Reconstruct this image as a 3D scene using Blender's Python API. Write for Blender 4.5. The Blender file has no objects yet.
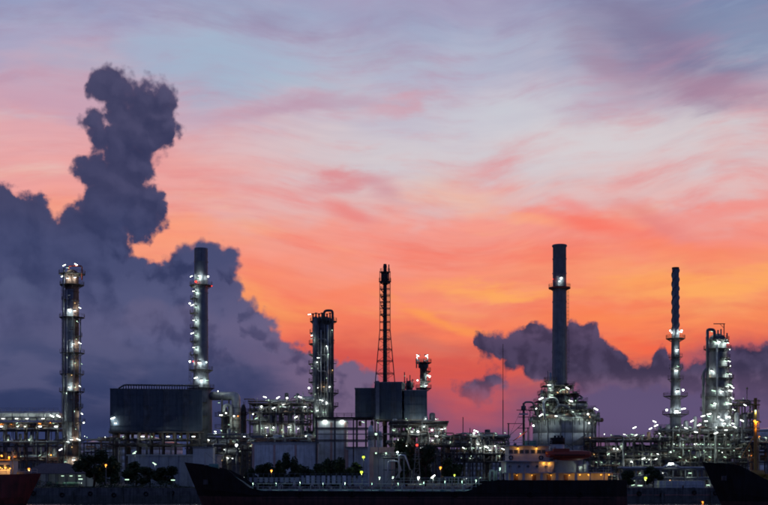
import bpy, bmesh, math, random
from mathutils import Vector, Matrix
random.seed(7)
R = math.radians
sc = bpy.context.scene
COL = sc.collection

# ------------------------------------------------------------------ camera
CAM_H = 8.0            # eye level above the river, metres
FPX = 1225.0           # focal length in photo pixels (768 wide)
HORIZON = 470.0        # photo row of the horizon
cam_data = bpy.data.cameras.new("camera")
cam_data.sensor_width = 36.0
cam_data.lens = 36.0 * FPX / 768.0
cam_data.shift_y = (HORIZON - 252.5) / 768.0
cam_data.clip_start = 0.5
cam_data.clip_end = 30000.0
cam = bpy.data.objects.new("camera", cam_data)
cam.location = (0, 0, CAM_H)
cam.rotation_euler = (R(90), 0, 0)
COL.objects.link(cam)
sc.camera = cam

sc.render.engine = 'CYCLES'
sc.cycles.use_denoising = True
sc.cycles.use_adaptive_sampling = True; sc.cycles.adaptive_threshold = 0.02; sc.cycles.adaptive_min_samples = 5
sc.cycles.filter_width = 1.8
sc.cycles.max_bounces = 5
sc.cycles.diffuse_bounces = 2
sc.cycles.glossy_bounces = 3
sc.cycles.sample_clamp_indirect = 4.0
sc.cycles.blur_glossy = 0.5
sc.view_settings.view_transform = 'Standard'
sc.view_settings.look = 'None'
sc.view_settings.exposure = 0.0
sc.view_settings.gamma = 1.0
sc.view_settings.use_curve_mapping = False

def lin(r, g, b):
    f = lambda c: (c / 255 / 12.92) if c / 255 <= 0.04045 else ((c / 255 + 0.055) / 1.055) ** 2.4
    return (f(r), f(g), f(b))

# ------------------------------------------------------------------ world: dusk sky with clouds
world = bpy.data.worlds.new("World")
sc.world = world
world.use_nodes = True
wt = world.node_tree
wt.nodes.clear()
world.cycles.sampling_method = 'MANUAL'; world.cycles.sample_map_resolution = 256
SUN_AZ = R(8)          # the sun has just gone down behind the plant
SUN_EL = R(0.6)

class S:
    """a shader socket with arithmetic"""
    def __init__(s, sock): s.k = sock
    def __add__(a, b): return mth('ADD', a, b)
    def __radd__(a, b): return mth('ADD', b, a)
    def __sub__(a, b): return mth('SUBTRACT', a, b)
    def __rsub__(a, b): return mth('SUBTRACT', b, a)
    def __mul__(a, b): return mth('MULTIPLY', a, b)
    def __rmul__(a, b): return mth('MULTIPLY', b, a)
    def __truediv__(a, b): return mth('DIVIDE', a, b)

TREE = [wt]
def put(sock, v):
    if isinstance(v, S): TREE[0].links.new(v.k, sock)
    else: sock.default_value = v
def mth(op, *a, clamp=False):
    n = TREE[0].nodes.new('ShaderNodeMath'); n.operation = op; n.use_clamp = clamp
    for i, v in enumerate(a): put(n.inputs[i], v)
    return S(n.outputs[0])
def vec(x, y, z=0.0):
    n = TREE[0].nodes.new('ShaderNodeCombineXYZ')
    for i, v in enumerate((x, y, z)): put(n.inputs[i], v)
    return S(n.outputs[0])
def noise(v, scale=1.0, detail=5.0, rough=0.55, lac=2.0, dist=0.0):
    n = TREE[0].nodes.new('ShaderNodeTexNoise'); n.noise_dimensions = '2D'
    put(n.inputs['Vector'], v); put(n.inputs['Scale'], scale); put(n.inputs['Detail'], detail)
    put(n.inputs['Roughness'], rough); put(n.inputs['Lacunarity'], lac); put(n.inputs['Distortion'], dist)
    return S(n.outputs[0])
def voro(v, scale=1.0, detail=2.0, rough=0.5, smooth=0.6):
    n = TREE[0].nodes.new('ShaderNodeTexVoronoi'); n.voronoi_dimensions = '2D'; n.feature = 'SMOOTH_F1'; n.normalize = True
    put(n.inputs['Vector'], v); put(n.inputs['Scale'], scale); put(n.inputs['Detail'], detail)
    put(n.inputs['Roughness'], rough); put(n.inputs['Smoothness'], smooth)
    return S(n.outputs['Distance'])
def smooth(x, a, b, lo=0.0, hi=1.0):
    n = TREE[0].nodes.new('ShaderNodeMapRange'); n.interpolation_type = 'SMOOTHSTEP'; n.clamp = True
    put(n.inputs[0], x)
    for i, v in enumerate((a, b, lo, hi)): put(n.inputs[i + 1], v)
    return S(n.outputs[0])
def cmix(f, a, b, mode='MIX'):
    n = TREE[0].nodes.new('ShaderNodeMix'); n.data_type = 'RGBA'; n.blend_type = mode; n.clamp_factor = True
    put(n.inputs[0], f)
    for i, v in ((6, a), (7, b)):
        if isinstance(v, S): TREE[0].links.new(v.k, n.inputs[i])
        else: n.inputs[i].default_value = (*v, 1.0)
    return S(n.outputs[2])
def ramp(f, stops):
    n = TREE[0].nodes.new('ShaderNodeValToRGB'); put(n.inputs[0], f)
    r = n.color_ramp; r.interpolation = 'B_SPLINE' if False else 'EASE'
    while len(r.elements) < len(stops): r.elements.new(0.5)
    for e, (p, c) in zip(r.elements, stops):
        e.position = p; e.color = (*c, 1.0)
    return S(n.outputs[0])

# A: azimuth, E: elevation, both in steps of 1/1225 rad, A grows to the right (north-west), E grows downwards from 470 at the horizon
tc = wt.nodes.new('ShaderNodeTexCoord')
sep = wt.nodes.new('ShaderNodeSeparateXYZ')
wt.links.new(tc.outputs['Generated'], sep.inputs[0])
dx, dy, dz = (S(sep.outputs[i]) for i in range(3))
az = mth('ARCTAN2', dx, dy)
A = az * FPX + 384.0
E = HORIZON - mth('ARCSINE', mth('MINIMUM', mth('MAXIMUM', dz, -1.0), 1.0)) * FPX
def sky(px, py):
    """direction of a sky feature seen at photo column px, row py"""
    u, v = (px - 384) / FPX, (HORIZON - py) / FPX
    return (384 + FPX * math.atan(u), HORIZON - FPX * math.atan(v * math.cos(math.atan(u))))

AE = vec(A, E)
def streak(sx, sy, shear=0.0, seed=0.0):
    return affine(1 / sx, 0.0, seed * 7.3, 0.0, 1 / sy, seed * 3.7, AEu if AEu_ON else AE)
AEu_ON = False
def affine(a, b, c, d, e, f, pos=None):
    n = wt.nodes.new('ShaderNodeVectorMath'); n.operation = 'MULTIPLY_ADD'
    # (A, E) -> (a A + c, e E + f), with a shear of E by A folded in before
    if d:
        m = vec(A, E + A * (d / e))
    else:
        m = pos or AE
    wt.links.new(m.k, n.inputs[0]); n.inputs[1].default_value = (a, e, 0); n.inputs[2].default_value = (c, f, 0)
    return S(n.outputs[0])

w0 = noise(affine(1 / 300, 0, 12.0, 0, 1 / 210, 7.0), 1.0, 1.0, 0.5) - 0.5
Eu = E + w0 * 110.0
AEu = vec(A + w0 * 40.0, Eu)
# --- high thin cloud: colour by elevation, bent by soft streaky turbulence
w1 = noise(streak(200.0, 75.0, 0.02, 3.1), 1.0, 4.0, 0.55) - 0.5
w2 = noise(streak(80.0, 26.0, 0.02, 8.7), 1.0, 4.0, 0.6) - 0.5
Ew = E + w1 * 95.0 + w2 * 26.0
EMIN, EMAX = -700.0, 500.0
def el(row): return HORIZON - FPX * math.atan((HORIZON - row) / FPX)
def grad(rows):
    return ramp((Ew - EMIN) / (EMAX - EMIN), [((el(e) - EMIN) / (EMAX - EMIN), lin(*c)) for e, c in rows])
g_left = grad([(-900, (58, 70, 112)), (-250, (104, 116, 160)), (0, (152, 160, 194)), (55, (172, 168, 196)), (100, (200, 168, 186)), (150, (230, 172, 174)),
               (195, (240, 164, 158)), (235, (249, 162, 134)), (275, (249, 146, 120)), (320, (246, 118, 96)), (370, (214, 88, 82)), (430, (150, 76, 96)), (480, (105, 66, 92))])
g_mid = grad([(-900, (58, 70, 112)), (-250, (108, 114, 158)), (0, (165, 160, 190)), (60, (182, 185, 206)), (110, (198, 192, 206)), (160, (211, 203, 208)),
              (205, (226, 186, 184)), (240, (246, 156, 142)), (285, (249, 146, 118)), (330, (247, 126, 92)), (375, (214, 86, 78)), (420, (166, 82, 104)), (480, (124, 72, 98))])
g_right = grad([(-900, (58, 70, 112)), (-250, (84, 98, 144)), (0, (124, 138, 174)), (60, (142, 146, 176)), (105, (184, 172, 190)), (150, (212, 202, 206)),
                (195, (227, 188, 186)), (235, (247, 148, 132)), (285, (250, 158, 106)), (325, (247, 128, 88)), (365, (226, 92, 78)), (420, (150, 80, 106)), (480, (108, 70, 100))])
t1 = smooth(A, 90.0, 400.0); t2 = smooth(A, 430.0, 740.0)
col = cmix(t2, cmix(t1, g_left, g_mid), g_right)

AEu_ON = True
# drifting veils: small pink and mauve streaks everywhere in the high cloud
f1 = noise(streak(170.0, 42.0, 0.04, 21.0), 1.0, 5.0, 0.58)
f2 = noise(streak(260.0, 60.0, -0.08, 33.0), 1.0, 5.0, 0.58)
f3 = noise(streak(95.0, 20.0, 0.02, 47.0), 1.0, 5.0, 0.6)
veil_col = ramp((E - EMIN) / (EMAX - EMIN), [((el(e) - EMIN) / (EMAX - EMIN), lin(*c)) for e, c in
    [(-900, (70, 72, 108)), (-200, (112, 100, 140)), (20, (152, 136, 168)), (90, (192, 140, 164)), (150, (226, 150, 154)), (205, (238, 130, 126)), (250, (246, 120, 102)), (300, (244, 110, 88)), (350, (212, 92, 86)), (420, (150, 84, 112))]])
glow_col = ramp((E - EMIN) / (EMAX - EMIN), [((el(e) - EMIN) / (EMAX - EMIN), lin(*c)) for e, c in
    [(-900, (66, 80, 122)), (-200, (116, 130, 170)), (20, (158, 172, 200)), (90, (184, 196, 210)), (150, (214, 208, 210)), (205, (244, 188, 160)), (250, (253, 172, 124)), (300, (254, 174, 100)), (350, (249, 138, 84)), (420, (180, 92, 108))]])
front = mth('MULTIPLY', smooth(dy, -0.3, 0.25), smooth(dz, 0.95, 0.6))
col = cmix(smooth(f1, 0.46, 0.80) * 0.68 * front, col, veil_col)
col = cmix(smooth(f2, 0.50, 0.76) * 0.70 * front, col, glow_col)
col = cmix(smooth(f3, 0.48, 0.82) * 0.36 * front, col, veil_col)

f4 = noise(affine(1 / 110, 0, 77.0, 0, 1 / 10, 31.0, AEu), 1.0, 4.0, 0.6)
col = cmix(smooth(f4, 0.35, 0.65) * front * 0.30, cmix(1.0, col, (0.95, 0.94, 0.96), 'MULTIPLY'), cmix(1.0, col, (1.07, 1.06, 1.04), 'MULTIPLY'))
# larger single veils: centre column, row, half length, half height, tilt, colour, strength
VEILS = [
    (655, 40, 120, 48, 26, (122, 112, 148), .85), (720, 92, 120, 20, 14, (166, 126, 152), .8), (610, 72, 60, 22, 40, (168, 138, 162), .6),
    (745, 30, 90, 30, 10, (126, 146, 178), .6), (205, 60, 140, 40, -4, (158, 183, 206), .85), (300, 78, 90, 18, 0, (172, 190, 206), .5),
    (505, 118, 90, 28, 6, (204, 208, 216), .55), (580, 150, 150, 22, 5, (214, 208, 212), .7), (480, 160, 60, 30, 10, (206, 200, 208), .5),
    (300, 106, 110, 13, -5, (186, 146, 170), .75), (400, 102, 60, 9, -16, (212, 150, 164), .6), (40, 98, 90, 18, 4, (202, 156, 176), .6),
    (20, 125, 120, 12, 2, (222, 164, 172), .5), (345, 180, 55, 11, -8, (220, 132, 138), .85), (385, 190, 30, 14, 36, (204, 146, 158), .7), (345, 212, 44, 11, 22, (234, 126, 122), .85),
    (590, 224, 80, 13, 12, (250, 112, 92), .85), (570, 205, 32, 10, 24, (244, 124, 118), .6), (650, 218, 50, 15, 22, (226, 128, 126), .7), (730, 204, 80, 13, -8, (246, 130, 118), .75),
    (690, 250, 110, 16, 4, (250, 124, 86), .55), (530, 222, 40, 7, 6, (252, 170, 120), .5),
    (500, 292, 90, 10, 4, (255, 178, 84), .75), (700, 284, 120, 15, -4, (255, 176, 92), .75), (350, 296, 60, 12, -12, (250, 128, 92), .5),
    (440, 318, 60, 8, 18, (255, 162, 74), .7), (430, 345, 60, 13, 10, (198, 110, 102), .6), (600, 316, 80, 12, 6, (250, 126, 76), .5),
    (400, 350, 60, 14, 2, (212, 112, 98), .45), (350, 330, 40, 12, -8, (230, 112, 98), .4), (270, 280, 60, 20, 30, (252, 126, 92), .4), (180, 240, 60, 20, -8, (252, 160, 118), .6),
    (640, 345, 45, 14, 4, (246, 98, 70), .8), (700, 352, 22, 16, 60, (250, 104, 72), .6),
    (470, 395, 70, 20, 0, (196, 84, 92), .55), (470, 430, 90, 16, 0, (150, 82, 108), .6),
]
AEv = vec(A + w2 * 40.0, E + w2 * 26.0 + w1 * 35.0)
edge = (f3 - 0.5) * 1.0 + (f1 - 0.5) * 0.8
for cx, cy, rx, ry, tilt, c, k in VEILS:
    a0, e0 = sky(cx, cy)
    n = wt.nodes.new('ShaderNodeMapping'); n.vector_type = 'TEXTURE'
    wt.links.new(AEv.k, n.inputs[0])
    n.inputs['Location'].default_value = (a0, e0, 0); n.inputs['Rotation'].default_value = (0, 0, R(tilt)); n.inputs['Scale'].default_value = (rx, ry, 1)
    ln = wt.nodes.new('ShaderNodeVectorMath'); ln.operation = 'LENGTH'; wt.links.new(n.outputs[0], ln.inputs[0])
    m = smooth(S(ln.outputs['Value']) + edge, 1.2, 0.0, 0.0, k * 0.85)
    col = cmix(m, col, lin(*c))

# the eastern half of the sky, behind the viewer, is dim blue dusk
east = ramp((mth('ARCSINE', mth('MAXIMUM', dz, 0.0)) * (2 / math.pi)), [(0.0, lin(80, 84, 121)), (0.15, lin(72, 87, 136)), (0.5, lin(62, 80, 130)), (1.0, lin(51, 67, 113))])
east_f = smooth(dy, 0.45, -0.25)

# --- cumulus: outlines with cauliflower edges
LAST = {}
def blob(pos, cx, cy, rx, ry):
    """distance to an oval lobe; each lobe's frame is worked out from the one before it"""
    a0, e0 = sky(cx, cy)
    src, pa, pe, prx, pry = LAST.get(pos.k.node.name, (pos, 0.0, 0.0, 1.0, 1.0))
    n = wt.nodes.new('ShaderNodeVectorMath'); n.operation = 'MULTIPLY_ADD'
    wt.links.new(src.k, n.inputs[0])
    n.inputs[1].default_value = (prx / rx, pry / ry, 0); n.inputs[2].default_value = ((pa - a0) / rx, (pe - e0) / ry, 0)
    LAST[pos.k.node.name] = (S(n.outputs[0]), a0, e0, rx, ry)
    ln = wt.nodes.new('ShaderNodeVectorMath'); ln.operation = 'LENGTH'; wt.links.new(n.outputs[0], ln.inputs[0])
    m = wt.nodes.new('ShaderNodeMath'); m.operation = 'MULTIPLY_ADD'
    wt.links.new(ln.outputs['Value'], m.inputs[0]); m.inputs[1].default_value = min(rx, ry); m.inputs[2].default_value = -min(rx, ry)
    return S(m.outputs[0])
def curve(x, pts, lo, hi, vlo, vhi):
    """a smooth curve through (x, value) points"""
    n = wt.nodes.new('ShaderNodeFloatCurve')
    cm = n.mapping; cm.use_clip = True; cm.extend = 'HORIZONTAL'
    c = cm.curves[0]
    P = sorted(((p - lo) / (hi - lo), (v - vlo) / (vhi - vlo)) for p, v in pts)
    c.points[0].location = P[0]; c.points[-1].location = P[-1]
    for p in P[1:-1]: c.points.new(*p)
    for p in c.points: p.handle_type = 'AUTO_CLAMPED'
    cm.update()
    put(n.inputs['Value'], (x - lo) * (1 / (hi - lo)))
    return S(n.outputs[0]) * (vhi - vlo) + vlo
def outline(pts):            # photo points -> (azimuth, elevation) points
    return [sky(*p) for p in pts]
def flip(pts):
    return [(e, a) for a, e in outline(pts)]

na = noise(affine(1 / 48, 0, 5.0, 0, 1 / 48, 2.0), 1.0, 5.0, 0.6) - 0.5
ne = noise(affine(1 / 48, 0, 35.0, 0, 1 / 48, 12.0), 1.0, 5.0, 0.6) - 0.5
fine = noise(affine(1 / 14, 0, 2.0, 0, 1 / 14, 50.0), 1.0, 5.0, 0.62) - 0.5
rag = noise(affine(1 / 60, 0, 41.0, 0, 1 / 60, 9.0), 1.0, 2.0, 0.5)
Pa = A + na * 26.0
Pe = E + ne * 26.0
PP = vec(Pa, Pe)
QQ = vec(A + na * 14.0, E + ne * 14.0)
b1 = 0.5 - voro(affine(1 / 22, 0, 3.0, 0, 1 / 22, 4.0, QQ), 1.0, 2.0, 0.55, 0.4)
b1s = 0.5 - voro(affine(1 / 22, 0, 3.0 + 5 / 22, 0, 1 / 22, 4.0 - 6 / 22, QQ), 1.0, 2.0, 0.55, 0.4)
b2 = noise(affine(1 / 46, 0, 60.0, 0, 1 / 46, 4.0, QQ), 1.0, 4.0, 0.5)
b2s = noise(affine(1 / 46, 0, 60.0 + 8 / 46, 0, 1 / 46, 4.0 - 10 / 46, QQ), 1.0, 4.0, 0.5)
rel1 = (b1 - b1s) + fine * 0.25
rel2 = b2 - b2s

# far soft bank behind
db = blob(PP, 720, 424, 170, 52)
for b in [(620, 410, 100, 40), (770, 390, 110, 50), (360, 412, 80, 34), (500, 455, 200, 26)]:
    db = mth('SMOOTH_MIN', db, blob(PP, *b), 18.0)
db = db + (f1 - 0.5) * 30.0 - b1 * 6.0
bank_col = ramp(smooth(E + w1 * 60.0, 345.0, 460.0), [(0.0, lin(90, 76, 108)), (0.4, lin(78, 77, 117)), (0.75, lin(82, 80, 120)), (1.0, lin(78, 76, 112))])
bank_col = cmix(smooth(f1, 0.50, 0.70) * 0.45, bank_col, lin(134, 84, 112))
col = cmix(smooth(db, 12.0, -22.0, 0.0, 0.93), col, bank_col)

# clouds to the right of the lattice stack
r_top = curve(Pa, outline([(440, 420), (468, 372), (473, 340), (488, 335), (506, 334), (522, 328), (538, 320), (554, 330), (572, 325), (588, 325), (600, 338), (616, 346), (630, 360), (646, 366), (656, 352), (664, 345), (672, 358), (684, 366), (704, 362), (722, 352), (744, 346), (768, 342), (820, 335)]), 430, 830, 300, 430)
r_bot = curve(Pa, outline([(440, 330), (468, 342), (478, 354), (498, 358), (520, 368), (545, 380), (580, 386), (620, 388), (650, 386), (680, 388), (720, 400), (768, 410), (820, 415)]), 430, 830, 300, 430)
dr = mth('SMOOTH_MAX', r_top - Pe, Pe - r_bot, 5.0)
for b in [(478, 389, 17, 9), (490, 382, 9, 7), (508, 366, 12, 4)]:
    dr = mth('SMOOTH_MIN', dr, blob(PP, *b), 5.0)
dr = dr - b1 * 20.0 - fine * 9.0 + 2.0
rc = ramp(smooth(E, 318.0, 396.0), [(0.0, lin(76, 66, 98)), (0.4, lin(58, 55, 87)), (0.75, lin(62, 60, 92)), (1.0, lin(88, 76, 108))])
rc = cmix(smooth(rel1 * 0.8 + rel2 * 2.0, -0.28, 0.28), cmix(1.0, rc, (0.66, 0.68, 0.74), 'MULTIPLY'), cmix(1.0, rc, (1.36, 1.24, 1.18), 'MULTIPLY'))
col_r = cmix(smooth(dr, 3.0, -4.5) * smooth(E, 418.0, 378.0, 0.15, 1.0), col, rc)

# the tall cumulus on the left: its shoulder line, then the column standing on it
L_TOP = outline([(-60, 190), (-10, 186), (8, 190), (22, 197), (36, 193), (48, 205), (60, 212), (76, 208), (92, 214), (106, 220), (116, 244), (124, 258), (138, 263), (148, 270), (160, 271), (170, 268), (180, 260), (190, 256), (207, 254), (222, 260), (229, 278), (233, 296), (239, 312), (250, 324), (262, 333), (276, 347), (290, 356), (304, 363), (318, 367), (332, 369), (348, 375), (362, 383), (386, 398), (400, 430), (415, 520)])
SHOULDER = [(132, 270, 14, 13), (150, 276, 11, 10), (167, 276, 12, 11), (189, 264, 16, 17), (207, 262, 20, 18), (224, 269, 15, 18), (230, 291, 14, 14), (214, 296, 24, 20), (239, 309, 13, 13), (244, 327, 16, 16), (261, 327, 14, 13), (268, 342, 13, 12), (286, 356, 15, 13), (302, 365, 13, 11), (315, 372, 12, 9), (327, 367, 10, 11), (344, 373, 10, 9), (361, 380, 11, 8)]
COLUMN = [(107, 84, 14, 14), (118, 93, 14, 12), (142, 98, 17, 14), (158, 97, 12, 12), (152, 114, 21, 18), (161, 128, 15, 14), (138, 130, 21, 22), (148, 143, 14, 12), (124, 118, 13, 16),
          (93, 122, 7, 9), (99, 139, 9, 14), (122, 152, 17, 20), (136, 166, 17, 18), (91, 173, 15, 15), (111, 178, 16, 14), (122, 192, 27, 22), (147, 200, 14, 13), (156, 208, 9, 9), (138, 216, 19, 20), (110, 216, 28, 26), (108, 244, 20, 26)]
def left_mass(oa, oe):
    """distance into the cumulus, sampled a little away from the line of sight by (oa, oe)"""
    pa, pe = (Pa + oa, Pe + oe) if oa or oe else (Pa, Pe)
    pp = vec(pa, pe) if oa or oe else PP
    ps = vec(A + na * 13.0 + oa, E + ne * 13.0 + oe)
    d = curve(pa, L_TOP, -70, 440, 180, 540) - pe
    for b in SHOULDER: d = mth('SMOOTH_MIN', d, blob(ps, *b), 3.0)
    c = None
    for b in COLUMN:
        q = blob(pp, *b); c = q if c is None else mth('SMOOTH_MIN', c, q, 4.0)
    return mth('SMOOTH_MIN', d, c - 2.0, 5.0), ps
dl, PPs = left_mass(0.0, 0.0)
dl2, _ = left_mass(3.0, -9.0)
facing = mth('MULTIPLY', dl2 - dl, 1 / 9.5)           # lobes that turn upwards catch more of the open sky
dl = dl - b1 * 26.0 - fine * smooth(rag, 0.4, 0.65, 3.5, 12.0) + 2.5
ml = smooth(dl, 3.0, -5.0)
lc = ramp(smooth(E + ne * 40.0 + w1 * 50.0, 60.0, 470.0), [(0.0, lin(66, 66, 98)), (0.25, lin(60, 62, 96)), (0.5, lin(58, 65, 103)), (0.64, lin(68, 74, 112)), (0.72, lin(74, 78, 116)), (0.84, lin(56, 66, 106)), (1.0, lin(44, 56, 94))])
lc = cmix(smooth(A + na * 60.0, 170.0, 340.0) * smooth(E, 250.0, 330.0) * 0.75, lc, lin(104, 88, 120))
relief = rel1 * 0.40 + rel2 * 1.2 + (mth('MAXIMUM', facing, 0.0) - 0.3) * 0.36 * smooth(dl, -85.0, -10.0)
relief = relief * (smooth(E - (A - 200.0) * 0.12, 235.0, 270.0, 0.7, 1.7) * smooth(A + na * 50.0, 70.0, 190.0, 0.35, 1.0))
lc = cmix(smooth(relief, -0.30, 0.30), cmix(1.0, lc, (0.68, 0.72, 0.80), 'MULTIPLY'), cmix(1.0, lc, (1.42, 1.34, 1.24), 'MULTIPLY'))
lc = cmix(smooth(dl, -9.0, 1.0) * 0.22, lc, lin(120, 88, 112))      # thin rims let the glow behind through
col = cmix(ml, col, lc)
# a paler lump in front of the dark mass
lump = mth('SMOOTH_MIN', blob(PPs, 18, 302, 20, 22), blob(PPs, 40, 312, 18, 16), 6.0) - b1 * 8.0
col = cmix(smooth(lump, 2.0, -6.0) * smooth(E, 335.0, 285.0, 0.0, 0.55) * ml, col, lin(86, 92, 128))
# flat grey shelf of cloud low on the left
AEs = vec(Pa, Pe + w1 * 30.0)
sh = mth('SMOOTH_MIN', blob(AEs, 30, 384, 180, 58), blob(AEs, 180, 392, 120, 40), 20.0) + (f3 - 0.5) * 26.0
shc = ramp(smooth(E + w1 * 40.0, 318.0, 440.0), [(0.0, lin(82, 84, 120)), (0.25, lin(66, 74, 112)), (0.6, lin(48, 60, 100)), (1.0, lin(42, 54, 92))])
col = cmix(smooth(sh, 6.0, -18.0) * 0.8 * ml, col, shc)
col = cmix(smooth(f2 + w1 * 0.5, 0.46, 0.62) * smooth(E, 300.0, 340.0) * smooth(E, 430.0, 385.0) * ml * 0.55, col, lin(94, 94, 130))
top_l = mth('SMOOTH_MIN', blob(PPs, 148, 318, 26, 20), blob(PPs, 188, 326, 30, 22), 6.0)
top_l = mth('SMOOTH_MIN', top_l, blob(PPs, 226, 346, 30, 20), 6.0) - b1 * 12.0
col = cmix(smooth(top_l, 1.0, -9.0) * smooth(E + ne * 20.0, 352.0, 306.0, 0.0, 0.42) * ml, col, lin(106, 98, 130))

nish = wt.nodes.new('ShaderNodeTexSky')
nish.sky_type = 'NISHITA'; nish.sun_disc = False
nish.sun_elevation = SUN_EL; nish.sun_rotation = SUN_AZ
nish.air_density = 1.2; nish.dust_density = 2.5; nish.ozone_density = 3.0
def background(c, k):
    b = wt.nodes.new('ShaderNodeBackground'); wt.links.new(c, b.inputs[0]); b.inputs[1].default_value = k
    return b.outputs[0]
def mix_shader(f, a, b):
    n = wt.nodes.new('ShaderNodeMixShader'); put(n.inputs[0], f); wt.links.new(a, n.inputs[1]); wt.links.new(b, n.inputs[2])
    return n.outputs[0]
west = mix_shader(mth('LESS_THAN', A, 425.0), background(col_r.k, 1.0), background(col.k, 1.0))   # the two cloud groups never overlap
whole = mix_shader(east_f, west, background(east.k, 1.0))
add = wt.nodes.new('ShaderNodeAddShader')
wt.links.new(whole, add.inputs[0]); wt.links.new(background(nish.outputs[0], 0.005), add.inputs[1])
wo = wt.nodes.new('ShaderNodeOutputWorld')
wt.links.new(add.outputs[0], wo.inputs[0])

# ------------------------------------------------------------------ the last of the sun
sun_d = bpy.data.lights.new("sun", 'SUN')
sun_d.energy = 0.06; sun_d.angle = R(6); sun_d.color = (1.0, 0.55, 0.35)
sun = bpy.data.objects.new("sun", sun_d)
sun.rotation_euler = (R(90) - SUN_EL, 0, math.pi - SUN_AZ)
COL.objects.link(sun)

# ------------------------------------------------------------------ helpers
GZ = 3.5               # level of the refinery ground above the river

def P(px, py, Y):
    """the point at distance Y that a photo position stands for"""
    return Vector(((px - 384) / FPX * Y, Y, CAM_H + (HORIZON - py) / FPX * Y))
def W(px, Y): return px / FPX * Y

MATS = {}
def mat(name, base, rough=0.6, metal=0.0, var=0.25, scale=0.6, tint=None, bump=0.0, bscale=4.0, streaks=True, spec=0.4):
    """painted or bare surface with blotches, rain streaks and a little relief"""
    m = bpy.data.materials.new(name); m.use_nodes = True
    t = m.node_tree; t.nodes.clear()
    L = t.links.new
    out = t.nodes.new('ShaderNodeOutputMaterial'); b = t.nodes.new('ShaderNodeBsdfPrincipled')
    L(b.outputs[0], out.inputs[0])
    b.inputs['Roughness'].default_value = rough; b.inputs['Metallic'].default_value = metal
    b.inputs['Specular IOR Level'].default_value = spec
    geo = t.nodes.new('ShaderNodeNewGeometry')
    n1 = t.nodes.new('ShaderNodeTexNoise'); n1.inputs['Scale'].default_value = scale; n1.inputs['Detail'].default_value = 4
    L(geo.outputs['Position'], n1.inputs['Vector'])
    mp = t.nodes.new('ShaderNodeMapping'); mp.inputs['Scale'].default_value = (1.6, 1.6, 0.10 if streaks else 1.6)
    L(geo.outputs['Position'], mp.inputs[0])
    n2 = t.nodes.new('ShaderNodeTexNoise'); n2.inputs['Scale'].default_value = 1.3; n2.inputs['Detail'].default_value = 3
    L(mp.outputs[0], n2.inputs['Vector'])
    ad = t.nodes.new('ShaderNodeMath'); ad.operation = 'ADD'; L(n1.outputs[0], ad.inputs[0]); L(n2.outputs[0], ad.inputs[1])
    mr = t.nodes.new('ShaderNodeMapRange'); L(ad.outputs[0], mr.inputs[0])
    mr.inputs[1].default_value = 0.72; mr.inputs[2].default_value = 1.28
    mx = t.nodes.new('ShaderNodeMix'); mx.data_type = 'RGBA'; L(mr.outputs[0], mx.inputs[0])
    tint = tint or base
    mx.inputs[6].default_value = (*[c * (1 - var) for c in tint], 1)
    mx.inputs[7].default_value = (*[min(0.9, c * (1 + var)) for c in base], 1)
    L(mx.outputs[2], b.inputs['Base Color'])
    if bump:
        n3 = t.nodes.new('ShaderNodeTexNoise'); n3.inputs['Scale'].default_value = bscale; n3.inputs['Detail'].default_value = 3
        L(geo.outputs['Position'], n3.inputs['Vector'])
        bm_ = t.nodes.new('ShaderNodeBump'); bm_.inputs['Strength'].default_value = bump; bm_.inputs['Distance'].default_value = 0.2
        L(n3.outputs[0], bm_.inputs['Height']); L(bm_.outputs[0], b.inputs['Normal'])
    MATS[name] = m
    return name
def emit(name, colour, strength):
    m = bpy.data.materials.new(name); m.use_nodes = True
    t = m.node_tree; t.nodes.clear()
    out = t.nodes.new('ShaderNodeOutputMaterial'); e = t.nodes.new('ShaderNodeEmission')
    e.inputs[0].default_value = (*colour, 1); e.inputs[1].default_value = strength
    t.links.new(e.outputs[0], out.inputs[0])
    MATS[name] = m
    return name

mat('steel', (0.085, 0.085, 0.09), 0.6, 0.2, 0.35, tint=(0.09, 0.06, 0.045))
mat('galv', (0.20, 0.205, 0.21), 0.5, 0.4, 0.25)
mat('clad', (0.34, 0.345, 0.35), 0.45, 0.35, 0.3)
mat('clad_dark', (0.15, 0.155, 0.17), 0.5, 0.3, 0.25)
mat('rusty', (0.17, 0.10, 0.08), 0.75, 0.1, 0.35, tint=(0.11, 0.06, 0.045))
mat('stack_grey', (0.17, 0.18, 0.21), 0.62, 0.15, 0.22)
mat('stack_dark', (0.085, 0.088, 0.10), 0.7, 0.1, 0.3)
mat('stack_top', (0.045, 0.042, 0.045), 0.85, 0.0, 0.3)
mat('heater_blue', (0.050, 0.066, 0.095), 0.6, 0.0, 0.2)
mat('heater_blue_b', (0.042, 0.058, 0.088), 0.65, 0.0, 0.3)
mat('heater_blue_c', (0.058, 0.070, 0.095), 0.55, 0.0, 0.35, tint=(0.06, 0.06, 0.07))
mat('white_paint', (0.66, 0.68, 0.70), 0.55, 0.0, 0.14, tint=(0.52, 0.52, 0.51))
mat('vessel_grey', (0.34, 0.355, 0.38), 0.55, 0.0, 0.2)
mat('far_wall', (0.10, 0.10, 0.105), 0.8, 0.0, 0.25)
mat('pale_paint', (0.45, 0.46, 0.47), 0.6, 0.0, 0.15)
mat('pink_paint_and_light', (0.52, 0.33, 0.29), 0.6, 0.0, 0.15)  # pilaster paint; on the portal this colour stands in for pink light
mat('concrete', (0.14, 0.137, 0.13), 0.85, 0.0, 0.3, tint=(0.07, 0.068, 0.06), bump=0.3)
mat('wet_concrete', (0.10, 0.10, 0.09), 0.5, 0.0, 0.3, tint=(0.06, 0.07, 0.05), bump=0.4)
mat('roof_brown', (0.10, 0.075, 0.075), 0.7, 0.0, 0.25)
mat('roof_pale', (0.55, 0.52, 0.52), 0.25, 0.5, 0.1, spec=0.8)
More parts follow.
